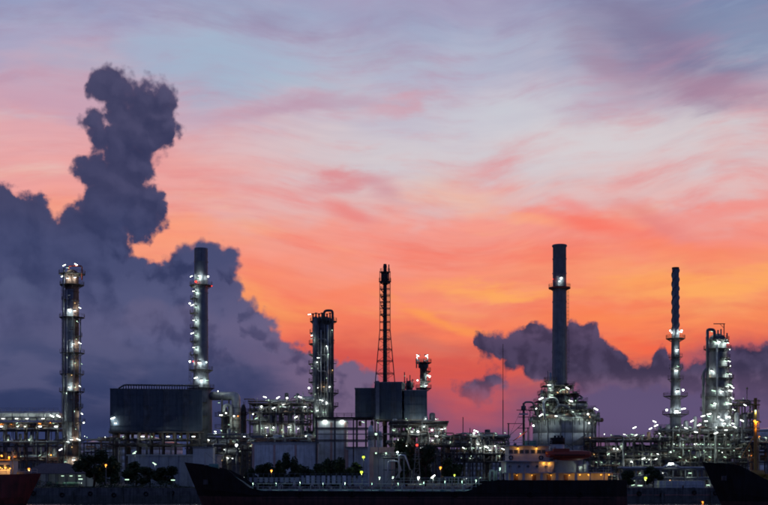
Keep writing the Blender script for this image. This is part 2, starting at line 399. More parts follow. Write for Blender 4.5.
mat('hull_black', (0.014, 0.013, 0.014), 0.7, 0.0, 0.5, tint=(0.030, 0.016, 0.012), spec=0.2)
mat('hull_red', (0.15, 0.028, 0.022), 0.55, 0.0, 0.3, tint=(0.10, 0.03, 0.02))
mat('boot_red', (0.085, 0.026, 0.022), 0.6, 0.0, 0.35, tint=(0.05, 0.025, 0.02))
mat('ship_white', (0.33, 0.34, 0.37), 0.5, 0.0, 0.25, tint=(0.55, 0.50, 0.45))
mat('ship_green', (0.10, 0.20, 0.16), 0.6, 0.0, 0.25)
mat('lifeboat_red', (0.30, 0.045, 0.02), 0.4, 0.0, 0.15)
mat('yellow_paint', (0.36, 0.20, 0.04), 0.5, 0.0, 0.2)
mat('red_paint', (0.40, 0.05, 0.03), 0.5, 0.0, 0.2)
mat('glass_dark', (0.02, 0.025, 0.03), 0.08, 0.0, 0.1, spec=0.6)
mat('bark', (0.09, 0.06, 0.04), 0.9, 0.0, 0.3)
mat('leaf_dark', (0.040, 0.062, 0.024), 0.7, 0.0, 0.4, scale=1.5, streaks=False)
mat('leaf_mid', (0.055, 0.085, 0.030), 0.7, 0.0, 0.4, scale=1.5, streaks=False)
mat('grass', (0.050, 0.080, 0.028), 0.9, 0.0, 0.4, scale=0.5, streaks=False, bump=0.6, bscale=3.0)
mat('gravel', (0.10, 0.098, 0.09), 0.95, 0.0, 0.3, scale=0.12, streaks=False, bump=0.5, bscale=2.0)
mat('asphalt', (0.05, 0.05, 0.052), 0.85, 0.0, 0.25, scale=0.3, streaks=False)
mat('housing', (0.12, 0.12, 0.12), 0.6, 0.3, 0.1)
emit('light_white', (0.92, 1.0, 0.95), 5.5)
emit('light_cool', (0.80, 1.0, 1.0), 6.0)
emit('light_soft', (0.66, 1.0, 0.74), 1.5)
emit('light_dim', (0.74, 1.0, 0.72), 1.0)
emit('light_green', (0.55, 1.0, 0.72), 2.0)
emit('light_warm', (1.0, 0.60, 0.24), 1.6)
emit('light_orange', (1.0, 0.30, 0.035), 3.2)
emit('light_cabin', (1.0, 0.40, 0.05), 2.4)
emit('light_amber', (1.0, 0.36, 0.05), 3.2)
emit('light_lime', (0.70, 1.0, 0.08), 1.8)
emit('light_red', (1.0, 0.04, 0.03), 4.0)
POWER = {'light_green': ((0.45, 1.0, 0.68), 60.0), 'light_warm': ((1.0, 0.68, 0.34), 40.0), 'light_dim': ((0.82, 1.0, 0.86), 14.0), 'light_cabin': ((1.0, 0.44, 0.07), 42.0), 'light_white': ((0.86, 1.0, 0.90), 150.0), 'light_cool': ((0.80, 1.0, 1.0), 110.0), 'light_soft': ((0.80, 1.0, 0.82), 85.0), 'light_orange': ((1.0, 0.42, 0.08), 75.0),
         'light_amber': ((1.0, 0.47, 0.10), 75.0), 'light_lime': ((0.75, 1.0, 0.22), 75.0), 'light_red': ((1.0, 0.06, 0.04), 45.0)}
BULB = {}
def bulb(kind, colour, s):
    key = (kind, colour, round(s * 4))
    if key not in BULB:
        c, w = POWER[colour]
        l = bpy.data.lights.new('bulb', 'POINT'); l.color = c; l.shadow_soft_size = 0.0
        l.energy = 0.74 * w * (0.35 + 0.65 * s) * {'tube': 1.0, 'flood': 1.6, 'globe': 1.1, 'bulkhead': .6}[kind]
        BULB[key] = l
    return BULB[key]

def mesh_from(name, verts, faces, m, smooth_=False, mats=None, fm=None):
    me = bpy.data.meshes.new(name)
    me.from_pydata([tuple(v) for v in verts], [], faces)
    for k in (mats or [m]): me.materials.append(MATS[k])
    if fm:
        me.polygons.foreach_set('material_index', fm)
    if smooth_: me.polygons.foreach_set('use_smooth', [True] * len(me.polygons))
    me.update()
    return me

class MB:
    """collects simple solids for one mesh"""
    def __init__(s): s.v = []; s.f = []; s.m = []; s.cur = 0
    def add(s, vs, fs):
        o = len(s.v); s.v += [Vector(v) for v in vs]
        for f in fs: s.f.append(tuple(i + o for i in f)); s.m.append(s.cur)
        return s
    def box(s, c, d, rz=0.0):
        c = Vector(c); hx, hy, hz = d[0] / 2, d[1] / 2, d[2] / 2
        ca, sa = math.cos(rz), math.sin(rz)
        vs = [c + Vector((x * hx * ca - y * hy * sa, x * hx * sa + y * hy * ca, z * hz)) for z in (-1, 1) for x, y in ((-1, -1), (1, -1), (1, 1), (-1, 1))]
        return s.add(vs, [(3, 2, 1, 0), (4, 5, 6, 7), (0, 1, 5, 4), (1, 2, 6, 5), (2, 3, 7, 6), (3, 0, 4, 7)])
    def bar(s, p, q, w, n=4):
        p, q = Vector(p), Vector(q); d = (q - p)
        if d.length < 1e-6: return s
        d.normalize()
        u = d.orthogonal().normalized() if abs(d.z) < 0.999 else Vector((1, 0, 0))
        if abs(d.z) < 0.999: u = d.cross(Vector((0, 0, 1))).normalized()
        v = d.cross(u)
        a0 = math.pi / n
        ring = [u * math.cos(a0 + 2 * math.pi * k / n) * w + v * math.sin(a0 + 2 * math.pi * k / n) * w for k in range(n)]
        vs = [p + r for r in ring] + [q + r for r in ring]
        return s.add(vs, [(k, (k + 1) % n, n + (k + 1) % n, n + k) for k in range(n)] + [tuple(range(n))[::-1], tuple(range(n, 2 * n))])
    def path(s, pts, w, n=6, closed=False):
        """a tube along a polyline with mitred corners"""
        pts = [Vector(p) for p in pts]; N = len(pts)
        rings = []
        up = None
        for i, p in enumerate(pts):
            a = pts[i - 1] if (i > 0 or closed) else None
            b = pts[(i + 1) % N] if (i < N - 1 or closed) else None
            d1 = (p - a).normalized() if a is not None else None
            d2 = (b - p).normalized() if b is not None else None
            d = (d1 + d2).normalized() if d1 is not None and d2 is not None and (d1 + d2).length > 1e-6 else (d1 if d1 is not None else d2)
            if up is None:
                up = d.orthogonal().normalized()
            up = (up - d * up.dot(d))
            up = up.normalized() if up.length > 1e-5 else d.orthogonal().normalized()
            v = d.cross(up)
            k = 1.0
            if d1 is not None and d2 is not None:
                k = 1 / max(0.5, math.sqrt(max(0.01, (1 + d1.dot(d2)) / 2)))
            rings.append([p + (up * math.cos(2 * math.pi * j / n) + v * math.sin(2 * math.pi * j / n)) * w * (1 if k < 1.02 else (1 + k) / 2) for j in range(n)])
        vs = [x for r in rings for x in r]
        fs = []
        for i in range(N if closed else N - 1):
            a, b = i * n, ((i + 1) % N) * n
            fs += [(a + j, a + (j + 1) % n, b + (j + 1) % n, b + j) for j in range(n)]
        if not closed:
            fs += [tuple(range(n))[::-1], tuple(range((N - 1) * n, N * n))]
        return s.add(vs, fs)
    def lathe(s, prof, c=(0, 0, 0), n=20, axis='z'):
        c = Vector(c)
        vs = []
        for r, z in prof:
            for k in range(n):
                a = 2 * math.pi * k / n
                x, y = r * math.cos(a), r * math.sin(a)
                vs.append(c + (Vector((x, y, z)) if axis == 'z' else Vector((z, x, y)) if axis == 'x' else Vector((x, z, y))))
        fs = []
        for i in range(len(prof) - 1):
            fs += [(i * n + k, i * n + (k + 1) % n, (i + 1) * n + (k + 1) % n, (i + 1) * n + k) for k in range(n)]
        fs += [tuple(range(n))[::-1], tuple(range((len(prof) - 1) * n, len(prof) * n))]
        return s.add(vs, fs)
    def mesh(s, name, mats, smooth_=False):
        mats = [mats] if isinstance(mats, str) else mats
        return mesh_from(name, s.v, s.f, None, smooth_, mats, s.m)

WM = {}
def thing(name, label, cat, loc, group=None):
    o = bpy.data.objects.new(name, None); COL.objects.link(o)
    o.empty_display_size = 0.5
    o.location = loc; WM[o] = Matrix.Translation(Vector(loc))
    o['label'] = label; o['category'] = cat
    if group: o['group'] = group
    return o
def tag(o, label, cat, group=None):
    o['label'] = label; o['category'] = cat
    if group: o['group'] = group
    return o
def link(name, me, parent, world=None, kind=None):
    """one mesh as a part; world is its matrix in the scene"""
    o = bpy.data.objects.new(name, me); COL.objects.link(o)
    world = world if world is not None else Matrix.Identity(4)
    if parent is not None:
        o.parent = parent; o.matrix_parent_inverse = WM[parent].inverted()
    o.matrix_basis = world; WM[o] = world
    if kind: o['kind'] = kind
    return o
CACHE = {}
def unit(shape, m):
    key = (shape, m)
    if key in CACHE: return CACHE[key]
    b = MB(); sm = False
    if shape == 'box': b.box((0, 0, 0), (1, 1, 1))
    elif shape == 'ibeam':      # along x, unit length
        b.box((0, 0, .44), (1, 1, .12)); b.box((0, 0, -.44), (1, 1, .12)); b.box((0, 0, 0), (1, .16, .76))
    elif shape == 'hpost':      # along z from 0 to 1
        b.box((0, .44, .5), (1, .12, 1)); b.box((0, -.44, .5), (1, .12, 1)); b.box((0, 0, .5), (.16, .76, 1))
    elif shape == 'rod': b.lathe([(1, 0), (1, 1)], n=10); sm = True
    elif shape == 'flange':
        b.lathe([(1, -.5), (1, .5)], n=12)
    elif shape == 'drum':       # along x, length 1, radius 1 with dished ends of relative length .06
        b.lathe([(0.05, -.5), (.45, -.49), (.75, -.465), (.93, -.44), (1, -.41), (1, .41), (.93, .44), (.75, .465), (.45, .49), (.05, .5)], n=18, axis='x'); sm = True
    elif shape == 'vessel':
        b.lathe([(.95, 0), (.95, .08), (1, .09), (1, .88), (.93, .93), (.75, .965), (.45, .99), (.05, 1)], n=18); sm = True
    elif shape == 'globe': b.lathe([(.05, -1), (.5, -.87), (.87, -.5), (1, 0), (.87, .5), (.5, .87), (.05, 1)], n=12); sm = True
    elif shape == 'valve':
        b.box((0, 0, 0), (1, .5, .5)); b.lathe([(.22, .2), (.22, 1)], n=6); b.lathe([(.55, .95), (.55, 1.1)], n=10)
        b.box((-.5, 0, 0), (.12, .9, .9)); b.box((.5, 0, 0), (.12, .9, .9))
    CACHE[key] = b.mesh(shape, m, sm)
    return CACHE[key]
def frame_to(p, q, sx, sy):
    """matrix taking unit x to p->q with cross sizes sx (sideways), sy (height)"""
    p, q = Vector(p), Vector(q); d = q - p; L = d.length; d = d / L
    side = d.cross(Vector((0, 0, 1))) if abs(d.z) < 0.99 else Vector((0, 1, 0))
    side = -side.normalized() if abs(d.z) < 0.99 else side
    up = d.cross(side)
    m = Matrix.Identity(4)
    for i, c in enumerate((d * L, side * sx, up * sy)):
        for r in range(3): m[r][i] = c[r]
    m.translation = (p + q) / 2
    return m
def beam(par, p, q, w=0.3, h=0.4, m='steel', name='beam', shape='ibeam'):
    return link(name, unit(shape, m), par, frame_to(p, q, w, h))
def post(par, x, y, z0, z1, w=0.4, m='steel', name='post'):
    return link(name, unit('hpost', m), par, Matrix.Translation((x, y, z0)) @ Matrix.Diagonal((w, w, z1 - z0, 1)))
def rod(par, p, q, r, m='clad', name='pipe'):
    p, q = Vector(p), Vector(q); d = q - p
    rot = Vector((0, 0, 1)).rotation_difference(d).to_matrix().to_4x4()
    return link(name, unit('rod', m), par, Matrix.Translation(p) @ rot @ Matrix.Diagonal((r, r, d.length, 1)))
def bend(pts, rad=0.8, k=4):
    """round the corners of a polyline"""
    pts = [Vector(p) for p in pts]; out = [pts[0]]
    for a, b, c in zip(pts, pts[1:], pts[2:]):
        d1, d2 = a - b, c - b
        r = min(rad, d1.length * .45, d2.length * .45)
        s, e = b + d1.normalized() * r, b + d2.normalized() * r
        for i in range(k + 1):
            t = i / k
            out.append(s * (1 - t) ** 2 + b * 2 * t * (1 - t) + e * t * t)
    return out + [pts[-1]]
def pipe(par, pts, r, m='clad', name='pipe', rad=None, n=8):
    b = MB().path(bend(pts, rad or r * 3), r, n)
    return link(name, b.mesh(name, m, True), par)
def put_unit(par, name, shape, m, loc, scale, rz=0.0):
    return link(name, unit(shape, m), par, Matrix.Translation(Vector(loc)) @ Matrix.Rotation(rz, 4, 'Z') @ Matrix.Diagonal((*scale, 1)))

def lamp_mesh(kind, colour):
    key = ('lamp', kind, colour)
    if key in CACHE: return CACHE[key]
    b = MB()
    if kind == 'tube':           # fluorescent flood on a short arm, along x
        b.cur = 1; b.lathe([(.04, -.56), (.12, -.52), (.12, .52), (.04, .56)], n=8, axis='x')
        b.cur = 0; b.box((0, .05, .17), (1.25, .4, .07)); b.box((-.60, .05, .08), (.05, .36, .24)); b.box((.60, .05, .08), (.05, .36, .24)); b.bar((0, .1, .19), (0, .5, .5), .04)
    elif kind == 'flood':        # box flood light turned to the plant and down, its lens lip showing from the river
        b.cur = 1; b.add([(-.34, .24, -.26), (.34, .24, -.26), (.34, .12, .26), (-.34, .12, .26)], [(3, 2, 1, 0)])
        b.add([(-.34, .24, -.27), (.34, .24, -.27), (.34, -.16, -.33), (-.34, -.16, -.33)], [(0, 1, 2, 3)])
        b.add([(-.34, -.17, -.33), (.34, -.17, -.33), (.34, -.17, -.20), (-.34, -.17, -.20)], [(0, 1, 2, 3)])
        b.cur = 0; b.box((0, -.03, .03), (.78, .26, .42)); b.bar((0, 0, .2), (0, .3, .6), .05)
    elif kind == 'globe':
        b.cur = 1; b.lathe([(.04, -.27), (.16, -.22), (.25, -.09), (.27, .04), (.22, .16), (.14, .22)], n=12)
        b.cur = 0; b.lathe([(.34, .20), (.25, .29), (.08, .36), (.05, .6)], n=10)
    elif kind == 'bulkhead':
        b.cur = 1; b.lathe([(.05, -.24), (.13, -.2), (.16, -.08), (.16, .12)], n=10)
        b.cur = 0; b.lathe([(.2, .11), (.2, .19), (.07, .26)], n=10)
    CACHE[key] = b.mesh('lamp', ['housing', colour], False)
    return CACHE[key]
NL = [0]
def lamp(par, p, kind='tube', colour='light_white', tilt=0.0, rz=0.0, s=1.0, name='lamp'):
    NL[0] += 1; s *= 0.98
    o = link(name, lamp_mesh(kind, colour), par, Matrix.Translation(Vector(p)) @ Matrix.Rotation(rz, 4, 'Z') @ Matrix.Rotation(tilt, 4, 'Y') @ Matrix.Diagonal((s, s, s, 1)))
    l = bpy.data.objects.new('bulb', bulb(kind, colour, s)); COL.objects.link(l)      # the lamp's own light, at its lens
    l.parent = o; l.matrix_parent_inverse = WM[o].inverted()
    l.location = Vector(p) + Vector({'tube': (0, .12, -.22 * s), 'flood': (0, .40, -.3 * s), 'globe': (0, 0, -.34 * s), 'bulkhead': (0, -.05, -.3 * s)}[kind])
    return o

def rail_mb(b, pts, h=1.1, closed=False, w=0.045, step=1.6):
    pts = [Vector(p) for p in pts]
    segs = list(zip(pts, pts[1:] + (pts[:1] if closed else [])))
    if not closed: segs = segs[:len(pts) - 1]
    for p, q in segs:
        L = (q - p).length; n = max(1, round(L / step))
        for zz in (h, h * .55): b.bar(p + Vector((0, 0, zz)), q + Vector((0, 0, zz)), w)
        for i in range(n + 1):
            r = p.lerp(q, i / n)
            b.bar(r, r + Vector((0, 0, h)), w)
    return b
def round_platform(par, cx, cy, z, r0, r1, a0=-180.0, a1=180.0, m='steel'):
    """ring of grating with brackets below, railing as its sub-part"""
    n = max(3, int(abs(a1 - a0) / 18))
    full = abs(a1 - a0) >= 359
    b = MB()
    A_ = [R(a0 + (a1 - a0) * i / n) for i in range(n + 1)]
    for i in range(n):
        vs = []
        for zz in (z - .14, z):
            for a, r in ((A_[i], r0), (A_[i + 1], r0), (A_[i + 1], r1), (A_[i], r1)):
                vs.append((cx + r * math.cos(a), cy + r * math.sin(a), zz))
        b.add(vs, [(0, 1, 2, 3), (7, 6, 5, 4), (3, 2, 6, 7), (1, 0, 4, 5), (0, 3, 7, 4), (2, 1, 5, 6)])
        a = A_[i]; c, s_ = math.cos(a), math.sin(a)
        b.bar((cx + r0 * c, cy + r0 * s_, z - 1.1), (cx + r1 * .95 * c, cy + r1 * .95 * s_, z - .12), .07)
    o = link('platform', b.mesh('platform', m), par)
    e = MB()
    edge = [(cx + (r1 - .06) * math.cos(a), cy + (r1 - .06) * math.sin(a), z) for a in A_]
    rail_mb(e, edge[:-1] if full else edge, closed=full)
    link('handrail', e.mesh('handrail', m), o)
    return o
def ladder(par, x, y, z0, z1, ang=-90.0, m='steel', cage=True):
    b = MB(); c, s_ = math.cos(R(ang)), math.sin(R(ang))
    side = Vector((-s_, c, 0)) * .25; out = Vector((c, s_, 0))
    base = Vector((x, y, 0))
    for sg in (-1, 1): b.bar(base + side * sg + Vector((0, 0, z0)), base + side * sg + Vector((0, 0, z1 + 1)), .045)
    z = z0 + .3
    while z < z1:
        b.bar(base - side + Vector((0, 0, z)), base + side + Vector((0, 0, z)), .03); z += .45
    if cage:
        z = z0 + 2.3
        hoop = []
        while z < z1 + .8:
            pts = [base + side * 1.5 * math.cos(t) + out * (.1 + .7 * math.sin(t)) + Vector((0, 0, z)) for t in (0, .8, 1.57, 2.35, 3.14)]
            for p, q in zip(pts, pts[1:]): b.bar(p, q, .035)
            z += 1.3
        for t in (.8, 1.57, 2.35):
            p = base + side * 1.5 * math.cos(t) + out * (.1 + .7 * math.sin(t))
            if z1 - z0 > 3: b.bar(p + Vector((0, 0, z0 + 2.3)), p + Vector((0, 0, z1 + .6)), .03)
    return link('ladder', b.mesh('ladder', m), par)
def deck(par, x0, x1, y0, y1, z, m='steel', rail=True, name='deck'):
    o = link(name, unit('box', m), par, Matrix.Translation(((x0 + x1) / 2, (y0 + y1) / 2, z)) @ Matrix.Diagonal((x1 - x0, y1 - y0, .12, 1)))
    if rail:
        e = MB(); i = .06
        rail_mb(e, [(x0 + i, y0 + i, z + .06), (x1 - i, y0 + i, z + .06), (x1 - i, y1 - i, z + .06), (x0 + i, y1 - i, z + .06)], closed=True, step=2.0)
        link('handrail', e.mesh('handrail', m), o)
    return o
def steel_frame(par, x0, x1, y0, y1, zs, nx, ny=2, w=.38, m='steel', decks=(), brace=True, rails=()):
    xs = [x0 + (x1 - x0) * i / (nx - 1) for i in range(nx)]
    ys = [y0 + (y1 - y0) * i / (ny - 1) for i in range(ny)]
    for x in xs:
        for y in ys: post(par, x, y, GZ, zs[-1] + .2, w, m)
    for k, z in enumerate(zs):
        for y in ys: beam(par, (x0 - .3, y, z), (x1 + .3, y, z), w * .8, w * 1.1, m)
        for x in xs: beam(par, (x, y0, z - .02), (x, y1, z - .02), w * .7, w, m)
        if k in decks: deck(par, x0 - .6, x1 + .6, y0 - .6, y1 + .6, z + w * .55 + .07, m, rail=(k in rails))
    if brace:
        for k in range(len(zs)):
            lo = GZ if k == 0 else zs[k - 1]
            for i in range(nx - 1):
                if (i + k) % 3 == 0:
                    beam(par, (xs[i], y0 - .02, lo + .2), (xs[i + 1], y0 - .02, zs[k] - .2), .14, .14, m, 'brace', 'box')
    return xs, ys
def fill_unit(par, x0, x1, y0, y1, zs, seed, vessels=5, drops=8, runs=5, lamps=8, colours=('light_white',), kinds=('tube', 'flood', 'bulkhead'), big=1.0, lamp_s=1.0):
    """drums, exchangers, risers and pipe runs standing on the levels of a process structure"""
    rnd = random.Random(seed)
    lv = [GZ] + list(zs)
    for i in range(vessels):
        k = rnd.randrange(len(lv)); z = lv[k] + .35; x = rnd.uniform(x0, x1); y = rnd.uniform(y0 + .8, y1 - 1)
        room = (lv[k + 1] - z if k + 1 < len(lv) else 5.0)
        mm = rnd.choice(['clad', 'clad_dark', 'galv', 'clad_dark', 'clad', 'rusty', 'stack_dark'])
        if rnd.random() < .5:
            r = min(room * .38, rnd.uniform(.6, 1.15) * big); L = rnd.uniform(3.5, 7.0) * big
            d = put_unit(par, 'drum', 'drum', mm, (x, y, z + r + .25), (L, r, r))
            for sg in (-.3, .3): put_unit(d, 'saddle', 'box', 'steel', (x + L * sg, y, z + .2), (.35, r * 1.4, r * .9))
        else:
            r = rnd.uniform(.5, 1.1) * big; h = min(room * .92, rnd.uniform(2.5, 6) * big) if k + 1 < len(lv) else rnd.uniform(2.0, 4.5)
            put_unit(par, 'vessel', 'vessel', mm, (x, y, z - .2), (r, r, h))
    for i in range(drops):
        x = rnd.uniform(x0, x1); y = y0 + rnd.uniform(-.8, 6.0); a, b = sorted(rnd.sample(range(len(lv)), 2))
        za, zb = lv[a] + rnd.uniform(.3, 1.5), lv[b] + rnd.uniform(.5, 2.2); dx_ = rnd.choice([-1, 1]) * rnd.uniform(1, 4.5)
        r = rnd.choice([.12, .16, .22, .3]); mm = rnd.choice(['clad', 'clad_dark', 'steel', 'clad_dark', 'rusty', 'galv'])
        pipe(par, [(x, y + 2.5, za), (x, y, za), (x, y, zb), (x + dx_, y, zb), (x + dx_, y + 2.5, zb)], r, mm)
    for i in range(runs):
        k = rnd.randrange(1, len(lv)); z = lv[k] + .35 + rnd.uniform(0, .9); y = rnd.uniform(y0 - .6, y1)
        r = rnd.choice([.12, .16, .22, .28]); mm = rnd.choice(['clad_dark', 'galv', 'steel', 'clad_dark', 'rusty'])
        rod(par, (x0 - rnd.uniform(0, 1.5), y, z + r), (x1 + rnd.uniform(0, 1.5), y, z + r), r, mm)
    for i in range(lamps):
        k = rnd.randrange(0, len(lv)); x = x0 + (x1 - x0) * (i + rnd.random()) / lamps
        z = lv[k] + rnd.uniform(1.8, 2.6); y = y0 - rnd.uniform(-.6, .9)
        if k + 1 < len(lv): z = min(z, lv[k + 1] - .6)
        kd = rnd.choice(kinds)
        lamp(par, (x, y, z), kd, rnd.choice(colours), R(rnd.choice([-28, 0, 28, -20, 15])), R(rnd.uniform(-25, 25)), lamp_s * rnd.uniform(.6, 1.15))
        if rnd.random() < .6: rod(par, (x, y + .25, max(GZ, z - 2.4)), (x, y + .25, z + .45), .05, 'steel', 'lamp_stand')
    for i in range(int(lamps * .9)):
        k = rnd.randrange(0, len(lv)); x = rnd.uniform(x0, x1); y = y0 + rnd.uniform(-.6, (y1 - y0) * .7)
        z = lv[k] + rnd.uniform(1.2, 2.4); z = min(z, lv[k + 1] - .5) if k + 1 < len(lv) else z
        lamp(par, (x, y, z), 'bulkhead', rnd.choice(['light_dim', 'light_soft', 'light_dim', 'light_warm']), 0, 0, rnd.uniform(.55, .95))
    return rnd

def tower(name, label, cat, px, Y, prof, m='clad', base_py=None, seg=24, rings=(), plats=(), ladders=(), lamps=(), group=None):
    """prof: (row, width in photo px) from the top down; plats: (row, radius px, from angle, to angle)"""
    c = P(px, 470, Y); x, y = c.x, Y
    t = thing(name, label, cat, (x, y, GZ), group)
    pr = []
    for row, w in prof:
        pr.append((max(.02, W(w, Y) / 2), P(px, row, Y).z))
    pr = pr[::-1]
    if base_py is None: pr = [(pr[0][0] * 1.02, GZ)] + pr
    b = MB().lathe([(r, z) for r, z in pr], (x, y, 0), seg)
    link('shell', b.mesh('shell', m, False if seg < 16 else True), t)
    def rad(z):
        for (r0, z0), (r1, z1) in zip(pr, pr[1:]):
            if z0 <= z <= z1 and z1 > z0: return r0 + (r1 - r0) * (z - z0) / (z1 - z0)
        return pr[-1][0]
    for row in rings:
        z = P(px, row, Y).z; r = rad(z)
        put_unit(t, 'ring', 'flange', m, (x, y, z), (r * 1.05 + .05, r * 1.05 + .05, .28))
    for row, rp, a0, a1 in plats:
        z = P(px, row, Y).z
        round_platform(t, x, y, z, rad(z) + .02, W(rp, Y), a0, a1)
    for ra, rb, ang in ladders:
        z1, z0 = P(px, ra, Y).z, P(px, rb, Y).z; r = max(rad(z0), rad(z1)) + .45
        ladder(t, x + r * math.cos(R(ang)), y + r * math.sin(R(ang)), z0, z1, ang)
    for it in lamps:
        lx, row, kind, colour, tilt = it[:5]; s_ = it[5] if len(it) > 5 else 1.0
        dep = it[6] if len(it) > 6 else 1.1
        z = P(lx, row, Y).z; r = rad(z) + dep
        xo = P(lx, row, Y).x - x
        yo = -math.sqrt(max(.0, r * r - xo * xo)) if abs(xo) < r else -.4
        lamp(t, (x + xo, y + yo, z), kind, colour, R(tilt), 0.0, s_)
    return t, x, y, rad

# ------------------------------------------------------------------ setting: river, ground, river wall
def sheet(name, x0, x1, y0, y1, z, m, nx=1, ny=1):
    vs = [(x0 + (x1 - x0) * i / nx, y0 + (y1 - y0) * j / ny, z) for j in range(ny + 1) for i in range(nx + 1)]
    fs = [(j * (nx + 1) + i, j * (nx + 1) + i + 1, (j + 1) * (nx + 1) + i + 1, (j + 1) * (nx + 1) + i) for j in range(ny) for i in range(nx)]
    o = link(name, mesh_from(name, vs, fs, m), None); o['kind'] = 'structure'
    return o
wm = bpy.data.materials.new('river_water'); wm.use_nodes = True
t_ = wm.node_tree; pb = t_.nodes['Principled BSDF']
pb.inputs['Base Color'].default_value = (0.018, 0.020, 0.022, 1); pb.inputs['Roughness'].default_value = 0.12; pb.inputs['IOR'].default_value = 1.33
g_ = t_.nodes.new('ShaderNodeNewGeometry'); mp_ = t_.nodes.new('ShaderNodeMapping'); mp_.inputs['Scale'].default_value = (0.35, 1.0, 1.0)
t_.links.new(g_.outputs['Position'], mp_.inputs[0])
nz_ = t_.nodes.new('ShaderNodeTexNoise'); nz_.inputs['Scale'].default_value = 0.9; nz_.inputs['Detail'].default_value = 5; t_.links.new(mp_.outputs[0], nz_.inputs['Vector'])
bp_ = t_.nodes.new('ShaderNodeBump'); bp_.inputs['Strength'].default_value = 0.55; bp_.inputs['Distance'].default_value = 0.5
t_.links.new(nz_.outputs[0], bp_.inputs['Height']); t_.links.new(bp_.outputs[0], pb.inputs['Normal'])
MATS['river_water'] = wm
sheet('river', -6000, 6000, -400, 300.6, 0.0, 'river_water')
sheet('ground', -9000, 9000, 300.2, 18000, GZ, 'gravel')
sheet('lawn', -118, -47, 301.5, 322, GZ + .004, 'grass')
sheet('quay_road', -130, 130, 324, 331, GZ + .008, 'asphalt')

wall = thing('river_wall', 'long grey concrete river wall along the far bank, dark and wet below', 'river wall', (0, 300, 0))
put_unit(wall, 'wet_base', 'box', 'wet_concrete', (0, 300.0, 0.35), (300, 1.0, 3.1))
put_unit(wall, 'coping', 'box', 'concrete', (0, 299.95, 3.56), (300, 1.1, .22))
for i in range(50):
    put_unit(wall, 'panel', 'box', 'concrete', (-147 + i * 6.0, 299.9 + .03 * (i % 2), 2.68), (5.94, .9, 1.5))
for i in range(26):
    put_unit(wall, 'fender_pile', 'box', 'wet_concrete', (-148 + i * 12.0, 299.2, 1.2), (.5, .5, 3.6))

TYRE = MB().path([(math.cos(a) * .45, 0, math.sin(a) * .45) for a in [R(k * 30) for k in range(12)]], .17, 6, True).mesh('tyre_fender', 'hull_black', True)
rw = random.Random(3)
for i in range(44): link('tyre_fender', TYRE, wall, Matrix.Translation((-146 + i * 6.7 + rw.uniform(-1, 1), 299.25, 2.2 + rw.uniform(-.3, .3))))
for i in range(18):
    xx = -140 + i * 16.4; put_unit(wall, 'bollard', 'vessel', 'steel', (xx, 299.95, 3.66), (.22, .22, .6))
for xx in (-112, -70, 62, 96): ladder(wall, xx, 299.35, .2, 3.4, -90, 'steel', False)
# rank undergrowth along the lawn edge, nobody could count it
rw = random.Random(8); ug = MB()
for i in range(9000):
    xx = rw.uniform(-116, -48); yy = 300.9 + rw.random() ** 2 * 9; hmax = .35 + 1.5 * max(0, math.sin(xx * .31) * math.sin(xx * .113 + 1.0) + .25)
    p = Vector((xx, yy, GZ + rw.random() * hmax)); q = Matrix.Rotation(rw.uniform(0, 6.28), 3, 'Z') @ Matrix.Rotation(rw.uniform(-1.3, 1.3), 3, 'X'); l = rw.uniform(.2, .5)
    ug.add([p + q @ Vector(v) for v in ((-l * .5, 0, 0), (0, -l * .25, .02), (l * .5, 0, 0), (0, l * .25, .02))], [(0, 1, 2, 3)])
o = link('undergrowth', ug.mesh('undergrowth', 'leaf_dark'), None); o['kind'] = 'stuff'; o['label'] = 'dark weedy undergrowth along the lawn edge above the river wall'; o['category'] = 'undergrowth'

# ------------------------------------------------------------------ trees and shrubs
def leaf_cloud(seed, n, rx, ry, rz, m, leaf=.5, lumps=14):
    rnd = random.Random(seed); b = MB()
    cs = []
    for i in range(lumps):
        a, u = rnd.uniform(0, 6.28), rnd.uniform(-.6, .9)
        k = math.sqrt(max(0, 1 - u * u)) * rnd.uniform(.3, .8)
        cs.append((Vector((math.cos(a) * k * rx * 1.15, math.sin(a) * k * ry, u * rz * .8)), rnd.uniform(.18, .46)))
    for i in range(n):
        c, s_ = rnd.choice(cs)
        d = Vector((rnd.gauss(0, 1), rnd.gauss(0, 1), rnd.gauss(0, 1))).normalized() * (rnd.random() ** .4)
        p = c + Vector((d.x * rx * s_, d.y * ry * s_, d.z * rz * s_))
        q = Matrix.Rotation(rnd.uniform(0, 6.28), 3, 'Z') @ Matrix.Rotation(rnd.uniform(-1.2, 1.2), 3, 'X')
        l = leaf * rnd.uniform(.6, 1.3)
        b.add([p + q @ Vector(v) for v in ((-l * .5, 0, 0), (0, -l * .28, .03), (l * .5, 0, 0), (0, l * .28, .03))], [(0, 1, 2, 3)])
    return b.mesh('crown', m)
CROWNS = [leaf_cloud(11, 4200, 3.2, 3.0, 2.6, 'leaf_dark'), leaf_cloud(12, 4200, 3.4, 3.0, 2.4, 'leaf_mid', lumps=17), leaf_cloud(13, 4000, 2.6, 2.6, 3.0, 'leaf_dark', lumps=12)]
SHRUB = [leaf_cloud(21, 1500, 1.5, 1.3, 1.0, 'leaf_dark', .3, 7), leaf_cloud(22, 1500, 1.6, 1.3, .9, 'leaf_mid', .3, 8)]
